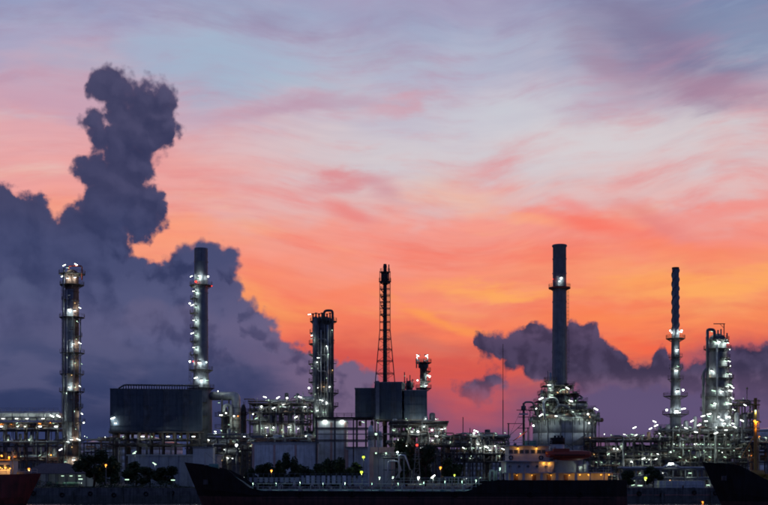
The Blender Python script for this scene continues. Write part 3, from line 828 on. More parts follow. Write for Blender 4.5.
def trunk_mesh(seed, h):
    rnd = random.Random(seed); b = MB()
    b.path([(0, 0, 0), (.1, 0, h * .3), (-.05, .05, h * .62)], .2, 7)
    b.path([(-.05, .05, h * .6), (.05, 0, h * .95)], .12, 6)
    for i in range(6):
        a = rnd.uniform(0, 6.28); z = h * rnd.uniform(.4, .7)
        b.path([(0, 0, z), (math.cos(a) * .8, math.sin(a) * .8, z + h * .14), (math.cos(a) * 1.8, math.sin(a) * 1.8, z + h * .24)], .07, 5)
    return b.mesh('trunk', 'bark', True)
TRUNKS = [trunk_mesh(i, 5.0) for i in range(3)]
def tree(label, px, base_w, top_row, Y, v=0, rz=0.0):
    c = P(px, 470, Y); top = P(px, top_row, Y).z; H = top - GZ
    t = thing('tree', label, 'tree', (c.x, Y, GZ), 'trees on the far bank')
    link('trunk', TRUNKS[v % 3], t, Matrix.Translation((c.x, Y, GZ)) @ Matrix.Diagonal((H / 6, H / 6, H / 6.2, 1)))
    s_ = W(base_w, Y) / 6.2
    link('crown', CROWNS[v % 3], t, Matrix.Translation((c.x, Y, GZ + H * .48)) @ Matrix.Rotation(rz, 4, 'Z') @ Matrix.Diagonal((s_, s_, H * .52 / 2.5, 1)))
    return t
tree('broad dark tree by the lit two-tone column, widest of the bank trees', 94, 36, 451, 318, 0, .3)
tree('round dark tree before the steel legs of the large heater', 111, 30, 454, 316, 1, 1.4)
tree('low spreading tree on the lawn under the upper tilted floodlight', 136, 34, 460, 318, 1, 2.0)
tree('small dark tree between the two tilted floodlights and the ship bow', 166, 30, 466, 314, 2, .9)
tree('low bushy tree beside the two lawn floodlights', 150, 26, 468, 312, 0, 2.4)
tree('dark tree behind the ship deck under the red mast lamp', 406, 30, 440, 330, 0, 2.6)
tree('tall narrow dark tree beside the red mast lamp', 425, 24, 445, 334, 2, 1.1)
tree('dark tree at the yellow-green lamp by the white vessels', 352, 26, 461, 322, 1, .2)
tree('dark tree lit by the lime lamp under the pipe bridge', 653, 26, 467, 318, 0, 1.9)
tree('small dark tree next to the quay floodlight', 628, 22, 470, 318, 2, 2.2)
tree('dark tree beyond the ship deck by the orange street lamp', 452, 24, 456, 336, 1, 2.9)
def shrub(px, row, w, Y, v, label):
    c = P(px, row, Y); t = thing('shrub', label, 'shrub', (c.x, Y, GZ), 'clipped shrubs before the white hall')
    s_ = W(w, Y) / 2.0; h = (c.z - GZ)
    link('stem', TRUNKS[v % 3], t, Matrix.Translation((c.x, Y, GZ)) @ Matrix.Diagonal((.25, .25, h / 9, 1)))
    link('crown', CROWNS[(v * 2) % 3], t, Matrix.Translation((c.x, Y, GZ + h * .38)) @ Matrix.Rotation(px * 1.7, 4, 'Z') @ Matrix.Diagonal((W(w, Y) / 4.6 * (.8 + .25 * (v % 3)), W(w, Y) / 5.5, h * (.20 + .045 * (v * 5 % 4)), 1)))
SH = [(255, 463, 17, 'shrub at the start of the dark shrub line, nearest the inverted-U duct'), (266, 462.5, 18, 'second dark shrub from the duct end of the shrub line'), (278, 461, 19, 'dark shrub just past the orange lamp post before the white hall'), (290, 460, 20, 'tallest shrub in the middle of the line before the white hall'),
      (302, 461.5, 19, 'dark shrub right after the tallest one in the shrub line'), (314, 462, 18, 'dark shrub where the low hall meets the tall hall'), (326, 462.5, 18, 'dark shrub below the first eaves lamp of the tall hall'), (337, 463, 17, 'last dark shrub of the line, below the second eaves lamp')]
for i, (px, row, w, lab) in enumerate(SH): shrub(px, row, w, 315 + (i % 3), i, lab)

# ------------------------------------------------------------------ lamp posts
def lamp_post(label, px, row, Y, colour, kind='globe', s=1.0, arm=0.0, z0=GZ, group='lamp posts on the bank', tilt=0.0):
    p = P(px, row, Y); t = thing('lamp_post', label, 'lamp post', (p.x + arm, Y, z0), group)
    rod(t, (p.x + arm, Y, z0), (p.x + arm, Y, p.z + .5), .09, 'galv', 'pole')
    put_unit(t, 'base_plate', 'box', 'concrete', (p.x + arm, Y, z0 + .12), (.5, .5, .24))
    if abs(arm) > .01: rod(t, (p.x + arm, Y, p.z + .45), (p.x, Y, p.z + .55), .05, 'galv', 'arm')
    lamp(t, (p.x, Y - .12, p.z), kind, colour, R(tilt), 0, s, 'lamp_head')
    return t
lamp_post('tall lamp post with bright white globe before the inverted-U duct', 236.5, 445, 330, 'light_white', s=1.35)
lamp_post('lamp post with orange light among the dark trees by the lawn', 106, 465, 312, 'light_orange', s=1.0)
lamp_post('lamp post with orange light above the bow of the red ship', 29, 469, 308, 'light_orange', s=1.15)
lamp_post('orange lamp post behind the ship rail before the white hall', 271.5, 470.5, 308, 'light_orange', s=1.0)
lamp_post('upper yellow-green lamp beside the pink-lit white vessel', 363.5, 457, 322, 'light_lime', s=1.4)
lamp_post('lower yellow-green lamp by the ship deck near the white vessels', 361.5, 472, 306, 'light_lime', s=1.35)
lamp_post('white lamp post before the white twin vessels', 376, 434, 326, 'light_soft', s=1.3, arm=.6)
lamp_post('orange street lamp beyond the ship deck in the middle', 440.5, 467.5, 322, 'light_orange', s=1.15)
lamp_post('yellow-green lamp right of the orange street lamp', 454.5, 475, 316, 'light_lime', s=.9)
lamp_post('lime lamp post glowing under the long pipe bridge', 645.5, 478, 310, 'light_lime', s=1.4)
lamp_post('low white lamp on the deck edge by the pale posts', 379.5, 477.5, 306, 'light_soft', s=.95)
lamp_post('white lamp by the small steel gantry', 393, 477, 306, 'light_soft', s=.85)
lamp_post('brightest white lamp under the red mast lamp', 418.5, 477.5, 306, 'light_white', s=1.15)
lamp_post('small amber lamp low by the raked bow of the dark ship', 702.5, 502, 299, 'light_orange', s=.9, z0=.0)
lamp_post('white flood lamp on a post by the quay tank', 693.5, 490, 306, 'light_soft', 'flood', 1.3)
def ground_flood(label, px, row, Y, c='light_soft', s=1.0):
    p = P(px, row, Y); t = thing('floodlight', label, 'floodlight', (p.x, Y, GZ), 'low floodlights along the bank')
    rod(t, (p.x, Y + .1, GZ), (p.x, Y + .1, p.z + .1), .06, 'galv', 'stake')
    lamp(t, (p.x, Y, p.z), 'tube', c, 0, 0, s, 'lamp_head')
ground_flood('low floodlight on the lawn by the orange-lit trees', 80.5, 479, 304, s=.95)
ground_flood('low floodlight in the lawn below the low spreading tree', 127, 479.5, 304, s=.95)
ground_flood('low floodlight in the lawn just off the ship bow', 173, 480, 304, s=.9)
ground_flood('floodlight on the quay beneath the lime lamp post', 640, 485.5, 304, s=1.1)
ground_flood('floodlight low beside the dark hull at the pipe bridge', 715, 484.5, 303, s=1.2)
ground_flood('small floodlight at the rail below the orange street lamp', 421, 484, 303, s=.8)
for px, row, lab in [(134.5, 452.5, 'tilted floodlight shining on the white wall nearest the trees'), (154.5, 463.5, 'tilted floodlight on the white wall nearest the ship bow')]:
    p = P(px, row, 328); t = thing('floodlight', lab, 'floodlight', (p.x, 328, GZ), 'tilted floodlights on the white wall')
    rod(t, (p.x, 328.3, GZ), (p.x, 328.3, p.z + .2), .07, 'galv', 'pole')
    lamp(t, p, 'tube', 'light_soft', R(-35 if px < 140 else 30), 0, 1.1, 'lamp_head')

# white panel fence on the bank behind the tanker
fence = thing('bank_fence', 'white panel fence on the bank behind the long ship rail', 'fence', P(250, 470, 303).to_tuple()[:2] + (GZ,))
for i in range(24):
    a = P(248 + i * 5.2, 476.5, 303); z1 = P(0, 473.5, 303).z
    post(fence, a.x, 303, GZ, z1 + .1, .09, 'galv')
    if i < 23:
        put_unit(fence, 'panel', 'box', 'white_paint' if i in (11, 12, 14, 15, 16, 18) else 'vessel_grey', (a.x + W(2.6, 303), 303.02, (GZ + z1) / 2 + .25), (W(3.6 if i % 5 else 2.4, 303), .06, (z1 - GZ) * (.6 if i > 9 else .35)))
        beam(fence, (a.x, 303, z1), (a.x + W(5.2, 303), 303, z1), .06, .06, 'galv', 'rail', 'box')

# low warehouses far behind the plant close the gaps under the racks
def warehouse(label, pxa, pxb, eave, ridge, Y, m='far_wall', doors=4):
    a, b_ = P(pxa, 0, Y).x, P(pxb, 0, Y).x; z0, z1 = P(0, eave, Y).z, P(0, ridge, Y).z; D = 24
    t = thing('warehouse', label, 'warehouse', ((a + b_) / 2, Y + D / 2, GZ), 'low warehouses behind the plant')
    put_unit(t, 'wall', 'box', m, ((a + b_) / 2, Y + D / 2, (GZ + z0) / 2), (b_ - a, D, z0 - GZ))
    for sg in (0, 1):
        y0_, y1_ = (Y - .6, Y + D / 2) if sg == 0 else (Y + D + .6, Y + D / 2)
        vs = [(a - .5, y0_, z0), (b_ + .5, y0_, z0), (b_ + .5, y1_, z1), (a - .5, y1_, z1)]
        link('roof_slope', MB().add(vs + [(x, y, z + .25) for x, y, z in vs], [(3, 2, 1, 0), (4, 5, 6, 7), (0, 1, 5, 4), (2, 3, 7, 6), (1, 2, 6, 5), (3, 0, 4, 7)]).mesh('roof_slope', 'roof_brown'), t)
    for i in range(doors):
        xx = a + (b_ - a) * (i + .5) / doors
        o = put_unit(t, 'door', 'box', 'clad_dark', (xx, Y - .05, GZ + 2), (4, .2, 4)); put_unit(o, 'handle', 'box', 'galv', (xx + 1.5, Y - .2, GZ + 1.4), (.1, .1, .4))
    n = max(4, int((b_ - a) / 6))
    for i in range(n): put_unit(t, 'rib', 'box', m, (a + .3 + (b_ - a - .6) * i / (n - 1), Y - .12, (GZ + z0) / 2), (.4, .25, z0 - GZ - .1))
warehouse('low dark warehouse behind the air cooler rack', -20, 84, 452, 446, 520)
warehouse('low dark warehouse behind the lit process unit by the duct', 186, 318, 449, 443, 520, doors=6)
warehouse('low dark warehouse behind the middle pipe racks', 360, 520, 456, 449, 520, doors=6)
warehouse('low dark warehouse behind the long pipe bridge', 600, 800, 455, 447, 520, doors=7)

# ================================================================== the refinery
WHT, COOL, SOFT, ORG, RED = 'light_white', 'light_cool', 'light_soft', 'light_orange', 'light_red'

# --- tall lit column at the edge with its bank of air coolers
Yc = 400
t, x, y, rad = tower('distillation_column', 'tall two-tone column with crown of white lamps, beside the air coolers', 'column', 72, Yc,
    [(270, 6), (272, 11), (276, 13), (300, 13.5), (474, 14)], 'rusty', rings=(300, 330, 360, 400, 440),
    plats=[(274, 13, -180, 180), (285, 12, -180, 180), (300, 10, -200, -100), (317.5, 12.5, -190, 30), (336, 10, -60, 40), (353, 12.5, -150, 40), (374, 12, -190, 40), (391.5, 12.5, -190, 40), (407, 11, -60, 60), (422, 13, -150, 40), (441, 12, -160, 30), (456, 12, -180, 180)],
    ladders=[(285, 317.5, -170), (317.5, 391, -150), (391.5, 441, -150)],
    lamps=[(64.5, 265.5, 'tube', WHT, -28), (77, 265, 'tube', WHT, 28), (69, 268, 'flood', SOFT, 0), (64.5, 277, 'tube', WHT, -28, 1.1), (70, 279, 'flood', WHT, 0), (77, 278, 'flood', WHT, 0),
           (71.5, 310, 'flood', WHT, 0, 1.1), (77, 311, 'flood', WHT, 0, 1.0), (81, 308.5, 'tube', WHT, 28, .8), (81, 343.5, 'tube', WHT, 25, 1.0), (76, 344, 'flood', WHT, 0, 1.0), (77, 363, 'flood', SOFT, 0), (82, 364, 'tube', SOFT, 35, .6),
           (72, 387, 'flood', WHT, 0, 1.1), (77, 387, 'flood', SOFT, 0), (81, 386.5, 'tube', WHT, 35, .8), (82, 413.5, 'tube', WHT, 35, 1.0), (84, 422.5, 'globe', WHT, 0, 1.1), (74, 439, 'flood', WHT, 0, 1.2), (80, 439.5, 'tube', WHT, 25, 1.2), (70, 441, 'flood', WHT, 0, 1.0),
           (61, 449.5, 'tube', WHT, -28, 1.1), (76, 459, 'flood', WHT, 0, 1.2), (68, 461, 'flood', SOFT, 0, 1.1), (79, 462, 'tube', WHT, 0, 1)])
pipe(t, [P(67, 290, Yc - 3.4), P(67, 470, Yc - 3.4)], .16, 'clad', 'downpipe'); pipe(t, [P(80.5, 318, Yc - 1.5), P(80.5, 470, Yc - 1.5)], .2, 'clad_dark', 'downpipe'); pipe(t, [P(74, 318, Yc - 3.6), P(74, 425, Yc - 3.6), P(79, 432, Yc - 3.6), P(79, 470, Yc - 3.6)], .14, 'galv', 'downpipe')
pipe(t, [P(64, 268, Yc - 3), P(63.2, 290, Yc - 3), P(63.2, 470, Yc - 3)], .3, 'clad_dark', 'downpipe')
pipe(t, [P(69, 270, Yc - 1), P(69, 266, Yc - 1), P(82, 266, Yc - 1), P(82, 280, Yc - 1)], .22, 'red_paint', 'overhead_pipe')
rn = random.Random(21)
for i, row in enumerate(range(292, 462, 9)):
    put_unit(t, 'jacket_band', 'flange', 'clad_dark' if i % 2 else 'rusty', P(72, row, Yc), (W(7.35, Yc), W(7.35, Yc), .12))
    pp = P(rn.choice([66, 69, 75, 79]), row + 3, Yc - 3.2); put_unit(t, 'manway', 'flange', 'clad', pp, (.45, .45, .3))
    if i % 2: lamp(t, P(rn.uniform(66, 79), row + 2, Yc - 3.6), 'bulkhead', rn.choice(['light_dim', SOFT, 'light_warm']), 0, 0, .8)
link('half_jacket', MB().lathe([(W(6.4, Yc), P(0, 455, Yc).z), (W(6.4, Yc), P(0, 290, Yc).z)], (x - W(.9, Yc), y - .3, 0), 24).mesh('half_jacket', 'stack_grey', True), t)

x0, x1 = P(-14, 0, 398).x, P(58, 0, 398).x
u = thing('air_cooler_rack', 'long two-level air cooler rack with a row of white lamps, at the picture edge', 'air coolers', ((x0 + x1) / 2, 398, GZ))
zs = [P(0, r, 398).z for r in (462, 446, 430, 423)]
steel_frame(u, x0, x1, 398, 408, zs, 8, 2, .42, decks=(2, 3), rails=(3,))
zt = P(0, 412, 398).z
for i in range(9):
    xx = x0 + (x1 - x0) * (i + .5) / 9
    o = put_unit(u, 'cooler_box', 'box', 'clad', (xx, 404, zt - .9), ((x1 - x0) / 9 * .94, 7.5, 1.4))
    link('fan_ring', MB().lathe([(1.1, -.9), (1.2, 0)], (xx, 402, zt - 1.7), 14).mesh('fan_ring', 'galv', True), o)
put_unit(u, 'top_walkway', 'box', 'steel', ((x0 + x1) / 2, 399, zt + .1), (x1 - x0 + 1, 1.6, .15))
link('handrail', rail_mb(MB(), [(x0, 398.3, zt + .2), (x1, 398.3, zt + .2)], 1.1).mesh('handrail', 'steel'), u)
for px in (3, 16.5, 27, 43, 52, 58.5): lamp(u, P(px, 417.5 if px < 50 else 416, 396.6), 'flood' if px < 50 else 'tube', WHT, R(0 if px < 50 else 28), 0, 1.25)
for px in (1, 17.5, 25, 40, 56): lamp(u, P(px, 426.5, 396.8), 'tube', WHT, 0, 0, 1.0 if px in (1, 40, 56) else .55)
fill_unit(u, x0, x1, 398, 408, zs[:3], 3, 22, 34, 14, 16, (WHT, SOFT, SOFT, ORG), lamp_s=.85)
for px, row in ((2, 456), (9, 457), (51, 455)): lamp(u, P(px, row, 396), 'globe', 'light_amber', 0, 0, .9)

u = thing('open_shed', 'low dark shed with wide sloping roof below the two-tone column', 'shed', (P(60, 0, 330).x, 334, GZ))
a, b_ = P(24, 470, 330).x, P(88, 470, 330).x; ze = P(0, 474, 330).z; zr = P(0, 464, 336).z
m_ = MB(); m_.add([(a, 329, ze), (b_, 329, ze), (b_ - 7, 336, zr), (a + 3, 336, zr), (a, 329, ze + .2), (b_, 329, ze + .2), (b_ - 7, 336, zr + .2), (a + 3, 336, zr + .2)], [(0, 1, 2, 3)[::-1], (4, 5, 6, 7), (0, 1, 5, 4), (1, 2, 6, 5), (2, 3, 7, 6), (3, 0, 4, 7)])
link('roof', m_.mesh('roof', 'roof_brown'), u)
link('rear_slope', MB().add([(a + 3, 336.05, zr), (b_ - 7, 336.05, zr), (b_, 343, ze), (a, 343, ze), (a + 3, 336.05, zr + .2), (b_ - 7, 336.05, zr + .2), (b_, 343, ze + .2), (a, 343, ze + .2)], [(0, 1, 2, 3)[::-1], (4, 5, 6, 7), (0, 1, 5, 4), (1, 2, 6, 5), (2, 3, 7, 6), (3, 0, 4, 7)]).mesh('rear_slope', 'roof_brown'), u)
for i in range(7):
    for yy in (330, 342): post(u, a + .6 + (b_ - a - 1.2) * i / 6, yy, GZ, ze, .24, 'galv')
put_unit(u, 'back_wall', 'box', 'pale_paint', ((a + b_) / 2, 342.6, (GZ + ze) / 2), (b_ - a - 2, .2, ze - GZ))
rn = random.Random(5)
for i in range(9):
    xx = a + 6 + (b_ - a - 9) * i / 8
    put_unit(u, 'pump', 'drum', rn.choice(['clad', 'galv', 'ship_green']), (xx, 333, GZ + .8), (1.6, .5, .5)); put_unit(u, 'plinth', 'box', 'concrete', (xx, 333, GZ + .15), (2, 1.2, .3))
for i in range(5): lamp(u, (a + 10 + i * 2.3, 331.5, ze - .5), 'tube', SOFT, 0, 0, .7)

# --- pale storage tanks seen past the heater legs
def storage_tank(label, px, w, top, cone, Y, m='roof_pale', wm_='white_paint'):
    c = P(px, 470, Y); r = W(w, Y) / 2; zt = P(px, top, Y).z; zc = P(px, cone, Y).z
    t = thing('storage_tank', label, 'tank', (c.x, Y, GZ), 'pale storage tanks')
    n = 6
    for i in range(n):
        z0, z1 = GZ + (zt - GZ) * i / n, GZ + (zt - GZ) * (i + 1) / n
        link('shell_course', MB().lathe([(r + .012 * (i % 2), z0 + .01), (r + .012 * (i % 2), z1 - .01)], (c.x, Y, 0), 40).mesh('shell_course', wm_, True), t)
    link('roof', MB().lathe([(r + .1, zt), (r * .55, zt + (zc - zt) * .5), (.3, zc)], (c.x, Y, 0), 40).mesh('roof', m, True), t)
    link('rim', MB().lathe([(r + .12, zt - .2), (r + .12, zt + .1)], (c.x, Y, 0), 40).mesh('rim', 'galv', True), t)
    ladder(t, c.x - r * .4, Y - r * .93, GZ, zt, -110)
    return t
storage_tank('wide pale storage tank with pinkish roof behind the large heater legs', 132, 100, 444, 432, 480, 'roof_pale')
storage_tank('pale storage tank half hidden at the frame edge behind the right column', 790, 120, 432, 426, 470)
storage_tank('low storage tank behind the middle pipe racks', 480, 60, 452, 447, 480, 'pale_paint', 'pale_paint')

# --- the large box heater with its lit stack
Yh = 400
cx = P(150, 0, Yh).x; th = R(9)
zb, zt = P(0, 431, Yh).z, P(0, 389.5, Yh).z
Lx, Ly = W(89, Yh) / math.cos(th), 23.0
u = thing('box_heater', 'large dark blue box heater on steel legs with ribbed top', 'furnace', (cx, Yh + 6, GZ))
ctr = Vector((P(151, 0, Yh).x, Yh + Ly / 2, 0))
rot = Matrix.Rotation(th, 4, 'Z')
def hw(lx, ly, z): return ctr + rot @ Vector((lx, ly, 0)) + Vector((0, 0, z))
def hbox(name, m, lx, ly, z, d, par=u): return link(name, unit('box', m), par, Matrix.Translation(hw(lx, ly, z)) @ rot @ Matrix.Diagonal((*d, 1)))
core = hbox('casing', 'heater_blue', 0, 0, (zb + zt) / 2, (Lx - .3, Ly - .3, zt - zb))
for i in range(14):
    w_ = Lx / 14; hbox('panel', ('heater_blue', 'heater_blue_b', 'heater_blue_c', 'heater_blue')[(i * 5 + i // 3) % 4], -Lx / 2 + w_ * (i + .5), -Ly / 2, (zb + zt) / 2, (w_ - .07, .3, zt - zb - .05), core)
for i in range(9):
    w_ = Ly / 9
    for sg in (-1, 1): hbox('panel', 'stack_grey' if sg > 0 else 'heater_blue', sg * Lx / 2, -Ly / 2 + w_ * (i + .5) + .0, (zb + zt) / 2, (.3, w_ - .07, zt - zb - .05), core)
for k in range(4):
    zz_ = zb + (zt - zb) * (.12 + .25 * k); hbox('girt', 'heater_blue_b', 0, -Ly / 2 - .2, zz_, (Lx, .12, .16), core); hbox('girt', 'stack_dark', Lx / 2 + .2, 0, zz_, (.12, Ly, .16), core)
for lx, zf in ((-9, .2), (-2, .55), (6, .3), (11, .7)):
    d_ = hbox('access_door', 'heater_blue_c', lx, -Ly / 2 - .22, zb + (zt - zb) * zf, (1.3, .14, 1.5), core); hbox('door_handle', 'galv', lx + .4, -Ly / 2 - .32, zb + (zt - zb) * zf, (.1, .1, .3), core)
for k in range(3):
    zz_ = zb + (zt - zb) * (.05 + .33 * k); o = hbox('side_walkway', 'steel', Lx / 2 + .9, 0, zz_, (1.5, Ly * .9, .12))
    link('handrail', rail_mb(MB(), [hw(Lx / 2 + 1.6, -Ly * .45, zz_ + .06), hw(Lx / 2 + 1.6, Ly * .45, zz_ + .06)]).mesh('handrail', 'steel'), o)
hbox('roof_slab', 'stack_dark', 0, 0, zt + .1, (Lx + .4, Ly + .4, .3)); hbox('floor_slab', 'steel', 0, 0, zb - .3, (Lx + 1.2, Ly + 1, .5))
zc = P(0, 384.8, Yh).z
pts = [hw(-Lx / 2 + 2.5, -Ly / 2 + 1.5, zt + .3), hw(-Lx / 2 + 4.2, -Ly / 2 + 1.5, zc), hw(Lx / 2 - 1, -Ly / 2 + 1.5, zc)]
pipe(u, pts, .28, 'stack_dark', 'crossover_pipe', 1.2)
for i in range(30):
    lx = -Lx / 2 + 4.0 + (Lx - 5.5) * i / 29
    pipe(u, [hw(lx, -Ly / 2 + 1.3, zt + .2), hw(lx, -Ly / 2 + 1.3, zc - .3), hw(lx, -Ly / 2 + 2.6, zc - .3), hw(lx, -Ly / 2 + 2.6, zt + .2)], .16, 'clad_dark', 'tube_bend', .4, 6)
for i in range(8):
    for j in range(3):
        p = hw(-Lx / 2 + .8 + (Lx - 1.6) * i / 7, -Ly / 2 + .8 + (Ly - 1.6) * j / 2, 0); post(u, p.x, p.y, GZ, zb - .5, .5)
for zz in (P(0, 439, Yh).z, P(0, 445, Yh).z):
    for j in range(3): beam(u, hw(-Lx / 2, -Ly / 2 + .8 + (Ly - 1.6) * j / 2, zz), hw(Lx / 2, -Ly / 2 + .8 + (Ly - 1.6) * j / 2, zz), .3, .45)
    for i in range(8): beam(u, hw(-Lx / 2 + .8 + (Lx - 1.6) * i / 7, -Ly / 2, zz - .03), hw(-Lx / 2 + .8 + (Lx - 1.6) * i / 7, Ly / 2, zz - .03), .26, .4)
dk = hbox('walkway', 'steel', 0, -Ly / 2 - 1.2, P(0, 445, Yh).z + .35, (Lx, 2.2, .12))
link('handrail', rail_mb(MB(), [hw(-Lx / 2, -Ly / 2 - 2.2, P(0, 445, Yh).z + .4), hw(Lx / 2, -Ly / 2 - 2.2, P(0, 445, Yh).z + .4)]).mesh('handrail', 'steel'), dk)
for i in range(12):
    p = hw(-Lx / 2 + 2.4 + (Lx - 4.8) * i / 11, -Ly / 2 + 3, zb - .6); o = put_unit(u, 'burner', 'vessel', 'rusty', (p.x, p.y, zb - 2.3), (.5, .5, 1.8)); rod(o, (p.x, p.y - .2, zb - 2.2), (p.x, p.y - 3.5, zb - 2.6), .1, 'clad', 'fuel_pipe')
for px in (142.5, 168, 193.5): lamp(u, P(px, 436.5, Yh - 1.2), 'tube', WHT, 0, 0, .95)
for px in (123, 152, 180): lamp(u, P(px, 436.5, Yh - 1), 'bulkhead', SOFT, 0, 0, .9)
pl = hw(-Lx / 2 + .8, -Ly / 2 - 1.0, P(0, 418.5, Yh).z); lamp(u, pl, 'tube', WHT, R(-20), 0, 1.3); lamp(u, pl + Vector((.8, .1, -1.3)), 'flood', WHT, 0, 0, 1.0); rod(u, pl + Vector((0, .2, .4)), pl + Vector((0, 1.0, .4)), .05, 'steel', 'lamp_arm')
lamp(u, P(217, 434, Yh - 1), 'tube', WHT, R(30), 0, .9)
for px in (112, 204): ladder(u, P(px, 0, Yh).x, Yh - 2.5, GZ, zb, -90)
rn = random.Random(9)
for i in range(16):
    xx = rn.uniform(P(112, 0, Yh).x, P(212, 0, Yh).x); z0 = rn.choice([446, 444, 440]); pipe(u, [(xx, Yh + 2, GZ), (xx, Yh + 2, P(0, z0, Yh).z), (xx + rn.uniform(-6, 6), Yh + 2, P(0, z0, Yh).z), (xx, Yh + 8, P(0, z0 - 3, Yh).z)], rn.choice([.15, .22, .3]), rn.choice(['clad', 'galv', 'rusty']))

tl = []
for i, row in enumerate((299, 313.5, 328, 341.5, 355)): tl += [(193.3 if i % 2 else 195, row - 7.5, 'flood' if i % 2 == 0 else 'tube', WHT, -20 if i % 2 else 0, 1.0), (197.5, row - 6, 'flood', SOFT, 0, 1.0)]
tower('heater_stack', 'grey stack rising behind the large blue heater, red lamp on its ring', 'chimney', 201, 412,
    [(248.5, 13.4), (250, 13.4), (290, 13.6), (372, 14.6), (384, 17), (400, 22)], 'stack_grey', rings=(262, 293, 320, 347),
    plats=[(285.5, 11.5, -180, 180), (299, 10.8, -190, -110), (313.5, 11.2, -190, -110), (328, 11, -190, -110), (341.5, 11, -190, -110), (355, 11, -190, -105), (370, 12, -180, 180), (388, 13.5, -180, 180)],
    ladders=[(285.5, 299, -150), (299, 313, -135), (313, 328, -150), (328, 355, -135), (355, 388, -150)],
    lamps=tl + [(192, 277, 'tube', WHT, -28, .8), (201, 276.5, 'flood', WHT, 0, 1.2), (199.5, 279, 'flood', SOFT, 0, 1), (209, 277.5, 'globe', WHT, 0, 1.1), (197.4, 283, 'globe', RED, 0, 1.35), (212, 286, 'bulkhead', RED, 0, .9), (190, 303.5, 'globe', WHT, 0, 1.15),
        (190, 361.5, 'globe', WHT, 0, 1.4), (201, 362.5, 'flood', WHT, 0, 1.5), (207.5, 363, 'globe', COOL, 0, .9), (194.5, 362, 'bulkhead', RED, 0, 1.0), (197.5, 378.5, 'tube', WHT, -20, 1.1), (203, 380, 'flood', WHT, 0, 1.3), (208.5, 380, 'flood', SOFT, 0, 1.2)])

u = thing('white_low_building', 'long white low wall building under the large heater, lit by tilted floodlights', 'building', (P(172, 0, 340).x, 345, GZ))
a, b_ = P(128, 470, 340).x, P(217, 470, 340).x; zt = P(0, 455.5, 340).z
put_unit(u, 'wall', 'box', 'vessel_grey', ((a + b_) / 2, 345, (GZ + zt) / 2), (b_ - a, 10, zt - GZ))
put_unit(u, 'roof', 'box', 'pale_paint', ((a + b_) / 2, 345, zt + .15), (b_ - a + .8, 10.8, .3))
for i in range(10): put_unit(u, 'pilaster', 'box', 'vessel_grey', (a + .3 + (b_ - a - .6) * i / 9, 339.95, (GZ + zt) / 2), (.4, .3, zt - GZ - .05))
for i in (1, 4, 7):
    xx = a + (b_ - a) * (i + .5) / 9; o = put_unit(u, 'door', 'box', 'clad_dark', (xx, 339.96, GZ + 1.2), (1.4, .14, 2.4)); put_unit(o, 'handle', 'box', 'galv', (xx + .5, 339.85, GZ + 1.1), (.1, .1, .2))
zt2 = P(0, 448, 336).z
u = thing('gatehouse', 'small pale gatehouse with pink-lit end wall behind the ship bow', 'building', (P(207, 0, 336).x, 334, GZ))
put_unit(u, 'wall', 'box', 'pale_paint', (P(203, 0, 332).x, 334, (GZ + zt2) / 2), (W(20, 332), 4, zt2 - GZ)); put_unit(u, 'roof', 'box', 'galv', (P(203, 0, 332).x, 334, zt2 + .15), (W(21.5, 332), 4.6, .3))
for px in (197, 203, 209):
    o = put_unit(u, 'window', 'box', 'white_paint', (P(px, 0, 332).x, 331.96, GZ + 5.2), (1.2, .12, 1.2)); put_unit(o, 'pane', 'box', 'glass_dark', (P(px, 0, 332).x, 331.91, GZ + 5.2), (1.0, .08, 1.0))

# --- inverted-U flue duct and the dark drums next to it
u = thing('flue_duct', 'thick pale inverted-U flue duct between heater stack and process unit', 'duct', (P(229, 0, 404).x, 404, GZ))
pipe(u, [P(212, 396, 410), P(230, 396, 405), P(236, 396, 404), P(236, 405, 404), P(236, 452, 404)], W(4.4, 404), 'clad', 'duct', 4.0, 16)
for row in (408, 420, 432): put_unit(u, 'flange', 'flange', 'galv', P(236, row, 404), (W(5.1, 404), W(5.1, 404), .35))
for px in (222, 229): post(u, P(px, 0, 404).x, 404, GZ, P(0, 399, 404).z, .5)
pipe(u, [P(224, 412, 402), P(224, 405, 402), P(231, 405, 402), P(231, 440, 402)], .5, 'clad', 'bypass_pipe')
for r in (416, 428): deck(u, P(215, 0, 400).x, P(240, 0, 400).x, 399, 403, P(0, r, 400).z)
for (px, row, k) in [(221, 415, 'tube'), (226, 413, 'globe'), (223, 436, 'flood'), (234, 416, 'globe'), (229, 424, 'flood'), (219, 402, 'flood'), (218, 391, 'bulkhead')]: lamp(u, P(px, row, 398.6), k, SOFT if k == 'flood' else WHT, 0, 0, .9)
lamp(u, P(238, 416, 398.6), 'globe', ORG, 0, 0, .7)
for px, top, w_, lab in ((243.5, 404, 6, 'slim dark upright drum next to the inverted-U duct'), (225, 407, 7, 'short blue upright drum inside the inverted-U duct')):
    c = P(px, 0, 412); t = thing('upright_drum', lab, 'vessel', (c.x, 412, GZ))
    put_unit(t, 'shell', 'vessel', 'heater_blue', (c.x, 412, GZ), (W(w_ / 2, 412), W(w_ / 2, 412), P(0, top, 412).z - GZ)); ladder(t, c.x + .4, 412 - W(w_ / 2, 412) - .3, GZ, P(0, top, 412).z, -90)
    round_platform(t, c.x, 412, P(0, top + 8, 412).z, W(w_ / 2, 412), W(w_ / 2, 412) + 1.2)

